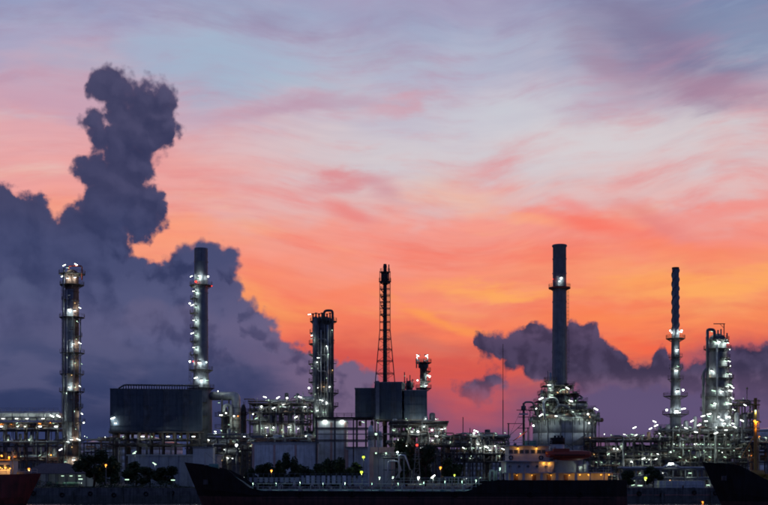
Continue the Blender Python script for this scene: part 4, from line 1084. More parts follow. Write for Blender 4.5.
# --- process unit left of the gooseneck column
def unit_at(label, pxa, pxb, rows, Y, depth, nx, seed, vessels, drops, runs, lamps, colours=(WHT, SOFT), decks=(), rails=(), name='process_unit', cat='process unit', big=1.0, lamp_s=1.0, ny=2):
    x0, x1 = P(pxa, 0, Y).x, P(pxb, 0, Y).x
    u = thing(name, label, cat, ((x0 + x1) / 2, Y + depth / 2, GZ))
    zs = [P(0, r, Y).z for r in rows]
    steel_frame(u, x0, x1, Y, Y + depth, zs, nx, ny, .36, decks=decks, rails=rails)
    fill_unit(u, x0, x1, Y, Y + depth, zs, seed, vessels, drops, runs, lamps, colours, big=big, lamp_s=lamp_s)
    return u
u = unit_at('crowded lit process unit between inverted-U duct and gooseneck column', 250, 308, (446, 436, 424, 413, 404), 398, 12, 7, 31, 20, 30, 12, 15, decks=(1, 2, 3, 4), rails=(2, 3, 4), lamp_s=.9)
for px, row, k, s_ in [(278, 397.5, 'tube', 1.15), (287, 398, 'globe', 1.2), (300, 397, 'tube', 1.1), (273.5, 408, 'tube', .9), (261.5, 406.5, 'globe', 1.1), (253, 414, 'globe', .8), (266.5, 426.5, 'flood', 1.2), (273.5, 427.5, 'globe', .9), (289, 426, 'flood', 1.2), (296, 417, 'tube', 1.0), (306, 436, 'globe', .9), (297, 439, 'bulkhead', 1), (249, 440.5, 'globe', .8), (305, 406, 'flood', 1.0), (283, 404, 'flood', .9)]:
    rod(u, P(px, row, 397.1) + Vector((0, 0, .4)), P(px, row, 397.1) - Vector((0, 0, 2.6)), .05, 'steel', 'lamp_stand')
    lamp(u, P(px, row, 396.8), k, WHT, R(-28 if k == 'tube' and px < 299 else 20 if k == 'tube' else 0), 0, s_)
for px, top, w_, m_ in [(256, 420, 6, 'clad'), (260, 412, 4.5, 'clad'), (264, 416, 4, 'clad_dark'), (282, 408, 5, 'clad'), (290, 404, 5.5, 'clad'), (302, 402, 5, 'clad_dark'), (270, 404, 3, 'clad')]:
    c = P(px, 0, 401); put_unit(u, 'vessel', 'vessel', m_, (c.x, 401, P(0, 436, 401).z), (W(w_ / 2, 401), W(w_ / 2, 401), P(0, top, 401).z - P(0, 436, 401).z))
for px, top in [(257, 398), (270.5, 400), (303, 392)]: rod(u, P(px, 425, 399), P(px, top, 399), .12, 'galv', 'vent')

# gooseneck twin column
gl = [(309.5, 314.5, 'tube', WHT, -10, .9), (313, 336, 'tube', WHT, -28, 1.0), (315, 337, 'flood', WHT, 0, 1), (317, 348, 'flood', WHT, 0, 1.2), (319, 358, 'flood', WHT, 0, 1.2), (313.5, 358, 'flood', SOFT, 0, .8), (312.5, 368, 'flood', SOFT, 0, 1.0), (316.5, 377, 'flood', SOFT, 0, 1.1), (309, 388, 'globe', WHT, 0, 1.2), (317.5, 387.5, 'flood', WHT, 0, 1.3),
      (329.5, 388, 'tube', WHT, -32, 1.25), (313, 398, 'tube', WHT, 0, 1.0), (316.5, 401, 'flood', SOFT, 0, 1.1), (322, 401, 'tube', WHT, 15, 1.1), (313, 411, 'flood', SOFT, 0, 1.1), (325, 412, 'flood', SOFT, 0, 1), (329, 404, 'bulkhead', WHT, 0, 1)]
t, x, y, rad = tower('fractionating_column', 'dark twin column topped by a pipe gooseneck, lamps down one side', 'column', 323.5, 404,
    [(317, 9), (319, 18), (322, 20), (474, 21)], 'stack_dark', rings=(340, 360, 385, 410),
    plats=[(321.5, 13.5, -180, 180), (333, 14, -200, -80), (344, 14.8, -210, -40), (354.5, 15, -210, -70), (364, 15.2, -210, -30), (373, 14.6, -200, -60), (382, 15, -210, -30), (393, 15.2, -180, 180), (406, 15, -180, 180), (420, 15, -180, 180)],
    ladders=[(321.5, 344, -140), (344, 364, -120), (364, 393, -140), (393, 420, -120)], lamps=gl)
yy = 399.5
pipe(t, [P(332.6, 420, yy), P(332.6, 316, yy), P(332.6, 310.5, yy), P(324, 310.5, yy), P(324, 322, yy)], W(1.25, yy), 'stack_dark', 'gooseneck', W(3.5, yy), 12)
link('side_column', MB().lathe([(W(3.0, 401), GZ), (W(3.0, 401), P(0, 320, 401).z), (W(2.2, 401), P(0, 317.5, 401).z), (.2, P(0, 316.5, 401).z)], (P(315.5, 0, 400).x, 400.5, 0), 18).mesh('side_column', 'clad_dark', True), t)
for px in (313, 316, 319, 322, 327, 330):
    o = rod(t, P(px, 322, 400), P(px, 313 + (px % 2), 400), .25, 'stack_dark', 'relief_valve'); put_unit(o, 'cap', 'flange', 'steel', P(px, 313 + (px % 2), 400), (.45, .45, .2))
pipe(t, [P(327.8, 325, 399), P(327.8, 430, 399)], .35, 'clad', 'downpipe'); pipe(t, [P(321, 330, 399), P(321, 430, 399)], .22, 'clad', 'downpipe')
rn = random.Random(22)
for i, row in enumerate(range(328, 440, 8)):
    put_unit(t, 'jacket_band', 'flange', 'clad_dark', P(323.5, row, 404), (W(10.4, 404), W(10.4, 404), .14))
    lamp(t, P(rn.uniform(311, 333), row + 2, 398.2), rn.choice(['bulkhead', 'flood', 'bulkhead']), rn.choice(['light_dim', SOFT, WHT, 'light_warm']), 0, 0, .8)
    if i % 2: pipe(t, [P(318, row, 398.6), P(318, row + 3, 398.4), P(326, row + 3, 398.4), P(326, row + 9, 398.6)], .13, 'clad', 'crossover_pipe')
for px in (318.5, 324.5, 330.5): pipe(t, [P(px, 322 + px % 7, 398.8), P(px, 440, 398.8)], .12, 'galv', 'downpipe')
round_platform(t, P(323.5, 0, 404).x, 404, P(0, 432, 404).z, W(10.5, 404), W(15, 404))
beam(t, P(311, 313.5, 399.5), P(323, 313.5, 399.5), .15, .15, 'steel', 'pipe_support', 'box')

# --- white halls
def hall(label, pxa, pxb, top, Y, dep, pil, m='white_paint', lamps=(), doors=(), louvres=0):
    a, b_ = P(pxa, 0, Y).x, P(pxb, 0, Y).x; zt = P(0, top, Y).z
    u = thing('hall', label, 'building', ((a + b_) / 2, Y + dep / 2, GZ))
    put_unit(u, 'wall', 'box', m, ((a + b_) / 2, Y + dep / 2, (GZ + zt) / 2), (b_ - a, dep, zt - GZ))
    put_unit(u, 'roof', 'box', 'pale_paint', ((a + b_) / 2, Y + dep / 2, zt + .12), (b_ - a + .5, dep + .5, .24))
    put_unit(u, 'parapet', 'box', 'galv', ((a + b_) / 2, Y - .1, zt + .45), (b_ - a + .5, .2, .45))
    for i in range(pil):
        put_unit(u, 'pilaster', 'box', 'pink_paint_and_light', (a + .35 + (b_ - a - .7) * i / (pil - 1), Y - .08, (GZ + zt) / 2 - .1), (.6, .3, zt - GZ - .25))
    n = max(2, int((b_ - a) / 3.2)); rows_ = 2 if zt - GZ < 8 else 3
    for i in range(n):
        for j in range(rows_):
            w_ = (b_ - a) / n; h_ = (zt - GZ - .3) / rows_
            put_unit(u, 'panel', 'box', m, (a + w_ * (i + .5), Y - .02, GZ + h_ * (j + .5)), (w_ - .05, .08, h_ - .05))
    for px, row in lamps: lamp(u, P(px, row, Y - .8), 'tube', WHT, 0, 0, .9)
    for px in doors:
        xx = P(px, 0, Y).x; o = put_unit(u, 'door', 'box', 'clad_dark', (xx, Y - .12, GZ + 1.3), (1.8, .16, 2.6)); put_unit(o, 'handle', 'box', 'galv', (xx + .6, Y - .24, GZ + 1.2), (.1, .1, .25))
    return u
hall('long low white hall with pink pilasters behind the shrubs', 252, 318, 444, 350, 14, 4, doors=(262,))
hall('tall white hall with lamps along its eaves beside the gooseneck column', 316, 346.5, 421.5, 356, 14, 3, lamps=((325, 420.5), (342, 420.5)), doors=(335,))
hall('pink-lit white wing below the dark heater boxes', 346, 371, 449, 352, 10, 2, 'white_paint')
u = thing('cable_gantry', 'dark steel cable gantry standing in front of the tall white hall', 'gantry', (P(347, 0, 346).x, 347, GZ))
a, b_ = P(316, 0, 346).x, P(372, 0, 346).x
steel_frame(u, a, b_, 346, 349, [P(0, r, 346).z for r in (440, 428, 418)], 4, 2, .3, brace=False, decks=(2,), rails=(2,))
for k, row in enumerate((441.5, 434, 429.5, 419.5)): rod(u, (a, 346.3 + k * .6, P(0, row, 346).z), (b_, 346.3 + k * .6, P(0, row, 346).z), .14, 'galv')

# --- dark box heaters with lattice stack
u = thing('heater_block', 'three joined dark blue heater boxes below the lattice stack', 'furnace', (P(391, 0, 400).x, 406, GZ))
def hblock(pxa, pxb, top, bot, Y, D, ang):
    a, b_ = P(pxa, 0, Y).x, P(pxb, 0, Y).x; z1, z0 = P(0, top, Y).z, P(0, bot, Y).z
    o = put_unit(u, 'casing', 'box', 'heater_blue', ((a + b_) / 2, Y + D / 2, (z0 + z1) / 2), (b_ - a - .2, D, z1 - z0), ang)
    n = max(3, int((b_ - a) / 1.7))
    for i in range(n):
        w_ = (b_ - a) / n; l = Vector((-(b_ - a) / 2 + w_ * (i + .5), -D / 2, 0)); l.rotate(Matrix.Rotation(ang, 3, 'Z'))
        put_unit(o, 'panel', 'box', ('heater_blue', 'heater_blue_c', 'heater_blue_b')[(i * 2 + int(pxa)) % 3], ((a + b_) / 2 + l.x, Y + D / 2 + l.y, (z0 + z1) / 2), (w_ - .07, .24, z1 - z0 - .06), ang)
    for k in range(3): put_unit(o, 'girt', 'box', 'heater_blue_b', ((a + b_) / 2, Y - .22 + (.0 if not ang else -.5), z0 + (z1 - z0) * (.2 + .3 * k)), (b_ - a, .1, .14), ang)
    put_unit(o, 'cap', 'box', 'stack_grey', ((a + b_) / 2, Y + D / 2, z1 + .1), (b_ - a + .3, D + .3, .3), ang)
    put_unit(u, 'floor_slab', 'box', 'steel', ((a + b_) / 2, Y + D / 2, z0 - .25), (b_ - a + .8, D + .8, .45), ang)
    for i in range(3):
        for yy in (Y + .6, Y + D - .6): post(u, a + .5 + (b_ - a - 1) * i / 2, yy, GZ, z0 - .3, .45)
hblock(355, 376.5, 388.5, 417, 403, 10, 0); hblock(376.5, 404, 382.5, 419, 400, 11, R(-7)); hblock(404, 427, 390.5, 419, 401, 10, 0)
put_unit(u, 'corner_duct', 'box', 'stack_grey', (P(377.5, 0, 398.6).x, 398.6, (P(0, 381, 399).z + P(0, 419, 399).z) / 2), (1.2, 1.2, W(38, 399)))
for px in (363, 378, 407, 411, 416, 420, 425): lamp(u, P(px, 422, 397), 'tube' if px % 2 else 'flood', WHT if px > 400 else SOFT, R(20), 0, .9)
for i in range(6):
    c = P(360 + i * 12, 421, 404); o = put_unit(u, 'burner', 'vessel', 'rusty', (c.x, 404, c.z - 1.6), (.5, .5, 1.6))
for i in range(4): link('vent_fin', unit('box', 'stack_dark'), u, Matrix.Translation(P(407 + i * 5, 389.5, 404)) @ Matrix.Diagonal((.4, .4, 1.2, 1)))

Yl = 408; cx, cy = P(385, 0, Yl).x, Yl
t = thing('lattice_stack', 'thin dark stack held inside a tapering steel lattice tower', 'chimney', (cx, cy, GZ))
link('flue', MB().lathe([(W(2.2, Yl), GZ), (W(2.0, Yl), P(0, 300, Yl).z), (W(1.7, Yl), P(0, 268, Yl).z), (W(2.0, Yl), P(0, 267, Yl).z), (W(1.5, Yl), P(0, 264, Yl).z)], (cx, cy, 0), 16).mesh('flue', 'stack_top', True), t)
def half(row): return W(5.2 if row < 330 else 5.2 + (row - 330) / 55 * 4.8, Yl)
rows_ = [283, 289, 295.5, 302, 308.5, 315, 322, 330, 339, 349.5, 361, 373.5, 386, 400, 416, 434, 456]
for sx in (-1, 1):
    for sy in (-1, 1):
        for ra, rb in ((272, 330), (330, 483.5)):
            p, q = (cx + sx * half(ra), cy + sy * half(ra), P(0, ra, Yl).z), (cx + sx * half(rb), cy + sy * half(rb), max(GZ, P(0, rb, Yl).z)); beam(t, q, p, .2, .2, 'steel', 'leg', 'box')
for k, row in enumerate(rows_):
    h = half(row); z = P(0, row, Yl).z
    for sx, sy, ex, ey in ((-1, -1, 1, -1), (1, -1, 1, 1), (1, 1, -1, 1), (-1, 1, -1, -1)):
        beam(t, (cx + sx * h, cy + sy * h, z), (cx + ex * h, cy + ey * h, z), .16, .16, 'steel', 'ring_beam', 'box')
        if k + 1 < len(rows_) and row >= 330:
            h2 = half(rows_[k + 1]); z2 = P(0, rows_[k + 1], Yl).z
            s_ = 1 if k % 2 else -1
            pa = (cx + sx * h, cy + sy * h, z) if s_ > 0 else (cx + ex * h, cy + ey * h, z); pb2 = (cx + ex * h2, cy + ey * h2, z2) if s_ > 0 else (cx + sx * h2, cy + sy * h2, z2)
            beam(t, pa, pb2, .1, .1, 'steel', 'brace', 'box')
    beam(t, (cx - h, cy, z), (cx + h, cy, z), .12, .12, 'steel', 'stay', 'box')
for row, r_ in ((281.5, 6.2), (272, 5)): round_platform(t, cx, cy, P(0, row, Yl).z, W(2, Yl), W(r_, Yl))
for row in (289.5, 297, 305.5, 314): round_platform(t, cx, cy, P(0, row, Yl).z, W(2, Yl), W(4.6, Yl), 150, 240)
rod(t, P(388.8, 284, Yl - 1), P(388.8, 264.5, Yl - 1), W(.55, Yl), 'stack_top', 'pilot_pipe'); rod(t, P(381.5, 284, Yl - 1), P(381.5, 271, Yl - 1), W(.5, Yl), 'stack_top', 'pilot_pipe')
put_unit(t, 'tip', 'vessel', 'stack_top', P(385, 281, Yl), (W(3.2, Yl), W(3.2, Yl), W(9, Yl)))
ladder(t, cx + W(3, Yl), cy - .6, P(0, 383, Yl).z, P(0, 281, Yl).z, -60)

t, x, y, rad = tower('reactor_column', 'short dark column with two curved lamp arms behind the heater boxes', 'column', 423.5, 412,
    [(362, 3), (364, 9), (366, 10.5), (369, 7), (474, 8)], 'stack_dark', rings=(376, 384),
    plats=[(362.5, 8, -180, 180), (371, 7.5, -120, 60), (381, 7.5, -120, 60), (388, 8, -180, 180)], ladders=[(362.5, 388, -110)],
    lamps=[(428.5, 376, 'tube', WHT, 12, 1.1), (429.5, 377, 'globe', WHT, 0, .9), (417.5, 380.5, 'globe', WHT, 0, 1.0), (426, 385, 'flood', WHT, 0, 1.2), (421, 386, 'flood', SOFT, 0, 1)])
for sg, px in ((-1, 417), (1, 427.5)):
    pipe(t, [P(422 + sg * 2, 362, 410), P(px, 360, 410), P(px, 357, 410), P(px - sg * 3, 354.5, 410)], .22, 'galv', 'lamp_arm')
    lamp(t, P(px - sg * .8, 355.5, 409.5), 'tube', WHT, R(-30 * sg), 0, .95); lamp(t, P(px, 357, 409.6), 'globe', WHT, 0, 0, .6)
for px in (416.5, 419, 424, 427.5): rod(t, P(px, 368, 410), P(px, 359, 410), .2, 'stack_dark', 'vent')
t, x, y, rad = tower('small_column', 'small dark column with thin vents between the two stacks and heater', 'column', 409, 412, [(381, 4), (383, 6), (474, 6)], 'stack_dark', plats=[(386, 5.5, -180, 180)], lamps=[(404.5, 376, 'globe', SOFT, 0, .8)])
for px, top in ((404.5, 372), (407, 378), (410, 375), (412.5, 379)): rod(t, P(px, 388, 411), P(px, top, 411), .16, 'stack_dark', 'vent')
beam(t, P(403, 382, 411), P(414, 380, 411), .15, .15, 'steel', 'davit', 'box')

# --- low process area in the middle
u = unit_at('dense lit pipe structure under the dark heater boxes', 392, 446, (456, 446, 436, 426), 392, 12, 7, 51, 22, 34, 18, 18, (WHT, SOFT, SOFT), decks=(1, 2, 3), rails=(1, 3), lamp_s=.75)
for px, row, k, s_ in [(418, 431.5, 'globe', 1.25), (432, 430, 'globe', 1.1), (412, 431, 'flood', 1), (436.5, 436, 'tube', .9), (407, 446, 'tube', .9), (424, 426, 'flood', .9), (399, 448, 'globe', .9)]: lamp(u, P(px, row, 390.5), k, WHT, R(15 if k == 'tube' else 0), 0, s_)
u = unit_at('dim low pipe rack between the heater block and the tanker bridge', 444, 508, (462, 454, 446, 440), 388, 14, 9, 52, 22, 36, 24, 16, (WHT, SOFT, SOFT), decks=(0, 1, 2), rails=(2,), name='pipe_rack', cat='pipe rack', lamp_s=.7)
for px, row, k, s_ in [(476, 431, 'tube', 1.4), (474, 433, 'globe', 1.0), (486.5, 447, 'tube', 1.2), (490, 449, 'flood', 1.1), (503, 449, 'tube', .9), (478, 443, 'flood', 1), (495, 446, 'globe', .8)]: lamp(u, P(px, row, 386.5), k, WHT, R(22 if k == 'tube' else 0), 0, s_)
t, x, y, rad = tower('short_stack', 'short dark square-shouldered stack behind the tanker bridge', 'chimney', 487.5, 410, [(429.5, 5), (430.5, 5.6), (474, 5.6)], 'stack_dark', seg=16, plats=[(441, 6, -180, 180)], ladders=[(432, 441, -90)])
for lab, px, top in [('thin grey vent pipe standing left of the floodlit pipe corner', 463, 417), ('thin vent pipe rising from the dim pipe rack', 470, 428), ('thin dark pole near the heater block edge', 443, 421)]:
    c = P(px, 0, 404); t = thing('vent_pole', lab, 'pole', (c.x, 404, GZ))
    rod(t, (c.x, 404, GZ), P(px, top, 404), .14, 'steel', 'pole'); put_unit(t, 'base_plate', 'box', 'concrete', (c.x, 404, GZ + .15), (.7, .7, .3))
    for r_ in (440, 452): put_unit(t, 'collar', 'flange', 'steel', P(px, r_, 404), (.22, .22, .3))
c = P(503, 0, 395); t = thing('antenna_mast', 'very thin tall mast against the pink sky beside the tanker bridge', 'mast', (c.x, 395, GZ))
rod(t, (c.x, 395, GZ), P(503, 400, 395), .15, 'steel', 'lower_mast'); rod(t, P(503, 400, 395), P(503, 344, 395), .09, 'steel', 'upper_mast'); put_unit(t, 'base_plate', 'box', 'concrete', (c.x, 395, GZ + .2), (.9, .9, .4))
for px, lab, m_ in ((371, 'front white upright vessel by the yellow-green lamps', 'white_paint'), (379.5, 'white upright vessel second from the yellow-green lamps', 'white_paint')):
    c = P(px, 0, 336); t = thing('upright_vessel', lab, 'vessel', (c.x, 336, GZ)); put_unit(t, 'shell', 'vessel', m_, (c.x, 336, GZ), (W(3.2, 336), W(3.2, 336), P(0, 425 if px < 375 else 431, 336).z - GZ))
    round_platform(t, c.x, 336, P(0, 436, 336).z, W(3.2, 336), W(4.6, 336), -170, -20); ladder(t, c.x, 336 - W(3.2, 336) - .3, GZ, P(0, 436, 336).z, -90)
# mast with the red lamp, gantry and small steelwork behind the ship deck
c = P(417, 0, 326); t = thing('signal_mast', 'lattice mast with a single red lamp behind the ship deck', 'mast', (c.x, 326, GZ))
for sx in (-1, 1):
    for sy in (-1, 1): beam(t, (c.x + sx * 1.0, 326 + sy * 1.0, GZ), (c.x + sx * .35, 326 + sy * .35, P(0, 447, 326).z), .14, .14, 'galv', 'leg', 'box')
for i in range(7):
    k = i / 6.5; h = 1 - .65 * k; z = GZ + (P(0, 447, 326).z - GZ) * k
    for s_ in (-1, 1): beam(t, (c.x - h, 326 + s_ * h, z), (c.x + h, 326 + s_ * h, z), .08, .08, 'galv', 'rung', 'box'); 
    if i < 6: h2 = 1 - .65 * (i + 1) / 6.5; beam(t, (c.x - h, 326 - h, z), (c.x + h2, 326 - h2, GZ + (P(0, 447, 326).z - GZ) * (i + 1) / 6.5), .07, .07, 'galv', 'brace', 'box')
lamp(t, P(417, 445, 325.6), 'globe', RED, 0, 0, 1.2); deck(t, c.x - 1.1, c.x + 1.1, 325, 327, P(0, 459, 326).z, 'galv')
u = thing('loading_gantry', 'small steel loading gantry with flood lamps behind the ship rail', 'gantry', (P(392, 0, 318).x, 318, GZ))
a, b_ = P(384, 0, 316).x, P(404, 0, 316).x
steel_frame(u, a, b_, 316, 320, [P(0, r, 316).z for r in (470, 458)], 3, 2, .26, 'galv', decks=(1,), rails=(1,))
pipe(u, [P(388, 478, 315), P(388, 461, 315), P(398, 461, 315), P(401, 470, 315), P(396, 478, 315)], .2, 'white_paint', 'loading_arm'); pipe(u, [P(399, 478, 314.5), P(399, 455, 314.5), P(405, 455, 314.5), P(410, 470, 314.5)], .2, 'white_paint', 'loading_arm')
for px, row, c_ in ((386, 453, SOFT), (397.5, 452, COOL), (376, 453, SOFT)): lamp(u, P(px, row, 315), 'globe', c_, 0, 0, .9)
lamp(u, P(433, 476.5, 314), 'tube', WHT, R(-38), 0, 1.2)
beam(u, P(433, 476, 314.4), P(433, 484, 314.4), .12, .12, 'galv', 'lamp_stand', 'box')
u = thing('pink_portal', 'concrete portal frame with pink light put into its colour, behind the ship rail', 'portal', (P(384, 0, 334).x, 334, GZ))
for px in (371.5, 393): put_unit(u, 'column', 'box', 'pink_paint_and_light', (P(px, 0, 334).x, 332, (GZ + P(0, 452, 334).z) / 2), (1.1, 1.4, P(0, 452, 334).z - GZ))  # white portal, the pink light on it is put into its colour
put_unit(u, 'lintel', 'box', 'pink_paint_and_light', (P(382.5, 0, 334).x, 332, P(0, 450, 334).z), (W(24.5, 334), 1.6, 1.5)); put_unit(u, 'infill', 'box', 'pale_paint', (P(382.5, 0, 334).x, 333.2, (GZ + P(0, 452, 334).z) / 2), (W(21, 334), .5, P(0, 452, 334).z - GZ))

# --- big stack standing on the round regenerator
Yb = 410
tower('main_stack', 'thickest tall grey stack with red ring walkway above the round vessel', 'chimney', 559.5, Yb + 8,
    [(245, 14.2), (247, 14.2), (247.5, 13.3), (295, 13.6), (372, 15), (474, 16)], 'stack_grey', seg=28, rings=(246, 259, 273.5, 302, 330, 352),
    plats=[(287.5, 11, -180, 180), (404, 13, -180, 180)], ladders=[(287.5, 330, -40), (330, 380, -40)],
    lamps=[(560, 279.5, 'globe', WHT, 0, 1.3, .9), (558, 282.5, 'bulkhead', WHT, 0, 1.0, .8), (552, 280, 'bulkhead', RED, 0, .6), (568, 280, 'bulkhead', RED, 0, .6)])
put_unit(bpy.data.objects['main_stack'], 'red_ring', 'flange', 'red_paint', P(559.5, 288.3, Yb + 8), (W(11.2, Yb), W(11.2, Yb), .35))
t = thing('regenerator_vessel', 'huge round white vessel with domed top ringed by lit platforms, under the main stack', 'vessel', (P(564, 0, Yb).x, Yb, GZ))
cx = P(564, 0, Yb).x; rr = W(31, Yb)
n = 5
for i in range(n):
    z0, z1 = GZ + (P(0, 421, Yb).z - GZ) * i / n, GZ + (P(0, 421, Yb).z - GZ) * (i + 1) / n
    link('shell_course', MB().lathe([(rr + .012 * (i % 2), z0 + .01), (rr + .012 * (i % 2), z1 - .01)], (cx, Yb, 0), 40).mesh('shell_course', 'vessel_grey', True), t)
zd = P(0, 421, Yb).z
link('dome', MB().lathe([(rr * math.cos(a_), zd + rr * .30 * math.sin(a_)) for a_ in [R(k) for k in (0, 12, 25, 38, 52, 66, 80, 88)]], (cx, Yb, 0), 40).mesh('dome', 'vessel_grey', True), t)
for row, r_ in ((419.5, 36), (411, 30), (404, 23), (396, 17), (388, 13.5)): round_platform(t, cx if row > 405 else cx - W(4, Yb), Yb if row > 415 else Yb - 1, P(0, row, Yb).z, W(r_ - (4.5 if row > 405 else 9), Yb), W(r_, Yb))
for k in range(22):
    a_ = R(-178 + k * 8.1); p = Vector((cx + rr * 1.12 * math.cos(a_), Yb + rr * 1.12 * math.sin(a_), 0)); post(t, p.x, p.y, P(0, 426, Yb).z if k % 5 else GZ, P(0, 419.5, Yb).z, .16, 'steel')
rn = random.Random(77)
for k in range(75):
    a_ = R(rn.uniform(-175, -5)); r_ = rr * rn.uniform(.55, 1.1); p = Vector((cx + r_ * math.cos(a_), Yb + r_ * math.sin(a_) * .9, 0)); top = rn.uniform(399 + 10 * abs(p.x - cx) / rr, 413) if r_ < rr * .85 else rn.uniform(411, 417)
    if k % 3 == 0: put_unit(t, 'drum', 'drum', rn.choice(['clad', 'galv', 'rusty', 'clad_dark']), (p.x, p.y, P(0, top + 4, Yb).z), (rn.uniform(2.5, 5), .7, .7))
    elif k % 3 == 1: put_unit(t, 'nozzle', 'vessel', rn.choice(['clad', 'galv', 'clad_dark']), (p.x, p.y, P(0, 421, Yb).z), (.5, .5, P(0, top, Yb).z - P(0, 421, Yb).z))
    else: pipe(t, [(p.x, p.y, P(0, 421, Yb).z), (p.x, p.y, P(0, top, Yb).z), (p.x + rn.uniform(-5, 5), p.y - .5, P(0, top, Yb).z), (p.x + rn.uniform(-3, 3), p.y + 4, P(0, top - 4, Yb).z)], rn.choice([.16, .24, .3]), rn.choice(['clad', 'galv', 'rusty']))
for k in range(14):
    px = 532 + k * 4.6; row = 419 - 2.8 * math.sin(math.pi * k / 13); lamp(t, P(px, row + 3.4, Yb) + Vector((0, -rr * math.sqrt(max(.02, 1 - ((px - 564) / 34) ** 2)) - .3, 0)), 'bulkhead', 'light_dim', 0, 0, .55)
for px, row, k, tl_, s_ in [(533.5, 425.5, 'globe', 0, 1.3), (541, 415, 'tube', -35, 1.3), (535.5, 409, 'tube', -30, 1.0), (541, 398.5, 'tube', -25, 1.4), (547.5, 404, 'flood', 0, 1.1), (550, 387, 'flood', 0, 1.2), (549, 385, 'tube', 0, .9), (552, 394, 'flood', 0, 1.2), (547, 414, 'flood', 0, 1.0), (563.5, 388.5, 'flood', 0, 1.4), (567.5, 388, 'tube', 30, 1.2), (571, 401, 'tube', 15, 1.1), (596, 409, 'tube', 28, 1.3), (588, 414, 'globe', 0, 1.0), (564, 414, 'flood', 0, .9), (589, 423, 'globe', 0, .9), (573, 411, 'flood', 0, .9), (556, 416, 'tube', 0, .8), (580, 413, 'flood', 0, .8), (528, 428, 'bulkhead', 0, 1)]:
    lamp(t, P(px, row, Yb - rr - 1 if row > 405 else Yb - 9), k, WHT if k != 'flood' else SOFT, R(tl_), 0, s_)
# stepped steelwork climbing from the dome towards the stack
for tier, (ra, rb, pa_, pb_, yy_) in enumerate([(421, 411, 533, 594, Yb - 9), (411, 403, 538, 586, Yb - 8), (403, 395, 542, 578, Yb - 7), (395, 387, 545, 573, Yb - 6)]):
    nn = 7 - tier; za, zb_ = P(0, ra, Yb).z, P(0, rb, Yb).z
    for i in range(nn):
        px = pa_ + (pb_ - pa_) * i / (nn - 1); post(t, P(px, 0, yy_).x, yy_, za - 1.5, zb_, .22)
        post(t, P(px, 0, yy_).x, yy_ + 8, za - 1.5, zb_, .22)
        if i < nn - 1 and (i + tier) % 2: beam(t, P(px, ra, yy_ - .1), P(px + (pb_ - pa_) / (nn - 1), rb, yy_ - .1), .1, .1, 'steel', 'brace', 'box')
    deck(t, P(pa_ - 1.5, 0, yy_).x, P(pb_ + 1.5, 0, yy_).x, yy_ - 1, yy_ + 9, zb_ + .1)
    for i in range(5 - tier // 2):
        px = rn.uniform(pa_, pb_); mm = rn.choice(['clad_dark', 'rusty', 'clad', 'stack_dark'])
        put_unit(t, 'vessel', 'vessel', mm, (P(px, 0, yy_).x, yy_ + 2, zb_ - (zb_ - za) * .98), (rn.uniform(.5, 1.0),) * 2 + ((zb_ - za) * rn.uniform(.8, 1.5),))
        pipe(t, [P(px + 1, ra, yy_ - .5), P(px + 1, (ra + rb) / 2 - rn.uniform(0, 3), yy_ - .5), P(px + rn.uniform(-7, 7), (ra + rb) / 2 - 1, yy_ - .5), P(px + 3, rb, yy_ + 2)], rn.choice([.14, .2, .28]), rn.choice(['clad', 'galv', 'rusty', 'clad_dark']))
        lamp(t, P(px + rn.uniform(-3, 3), rb + rn.uniform(2, 6), yy_ - .8), rn.choice(['bulkhead', 'flood', 'tube']), rn.choice([SOFT, 'light_dim', 'light_warm']), R(rn.choice([0, -25, 25])), 0, rn.uniform(.6, .9))
# spiral stair and conduits on the shell
for i in range(46):
    a_ = R(-172 + i * 3.4); z = GZ + 3 + (P(0, 421, Yb).z - GZ - 3) * i / 46; link('stair_tread', unit('box', 'steel'), t, Matrix.Translation((cx + (rr + .5) * math.cos(a_), Yb + (rr + .5) * math.sin(a_), z)) @ Matrix.Rotation(a_, 4, 'Z') @ Matrix.Diagonal((.9, .6, .08, 1)))
for a_ in (-150, -128, -104, -83, -60, -38, -20): rod(t, (cx + (rr + .25) * math.cos(R(a_)), Yb + (rr + .25) * math.sin(R(a_)), GZ), (cx + (rr + .25) * math.cos(R(a_)), Yb + (rr + .25) * math.sin(R(a_)), P(0, 420, Yb).z), .14 if a_ % 2 else .24, 'clad_dark', 'conduit')
put_unit(t, 'overhead_drum', 'drum', 'clad', P(578, 405, Yb - 7), (W(20, Yb), W(2.9, Yb), W(2.9, Yb))); put_unit(t, 'overhead_drum', 'drum', 'rusty', P(573, 395.5, Yb - 6), (W(13, Yb), .5, .5))
link('riser', MB().lathe([(W(3.4, Yb), P(0, 421, Yb).z), (W(3.2, Yb), P(0, 386, Yb).z), (W(1.4, Yb), P(0, 381, Yb).z), (W(1.2, Yb), P(0, 374, Yb).z)], (P(550.5, 0, Yb - 6).x, Yb - 6, 0), 16).mesh('riser', 'clad', True), t)
for row, r_ in ((382, 6.5), (393, 7), (404, 9)): round_platform(t, P(550.5, 0, Yb - 6).x, Yb - 6, P(0, row, Yb).z, W(3, Yb), W(r_, Yb))
for px, top in ((548, 371), (552.5, 374), (546, 378), (555, 377)): rod(t, P(px, 386, Yb - 6), P(px, top, Yb - 6), .14, 'galv', 'vent')
pipe(t, [P(524, 440, Yb - 14), P(524, 402, Yb - 14), P(533, 402, Yb - 14), P(536, 415, Yb - 12)], .3, 'clad_dark', 'downcomer'); pipe(t, [P(545, 418, Yb - 12), P(543, 402, Yb - 10), P(548, 398, Yb - 8), P(556, 398, Yb - 8), P(560, 409, Yb - 9)], .45, 'clad', 'transfer_line', 1.5)
pipe(t, [P(553, 412, Yb - 10), P(560, 404, Yb - 10), P(569, 408, Yb - 10), P(575, 416, Yb - 11)], .45, 'galv', 'transfer_line', 1.5)

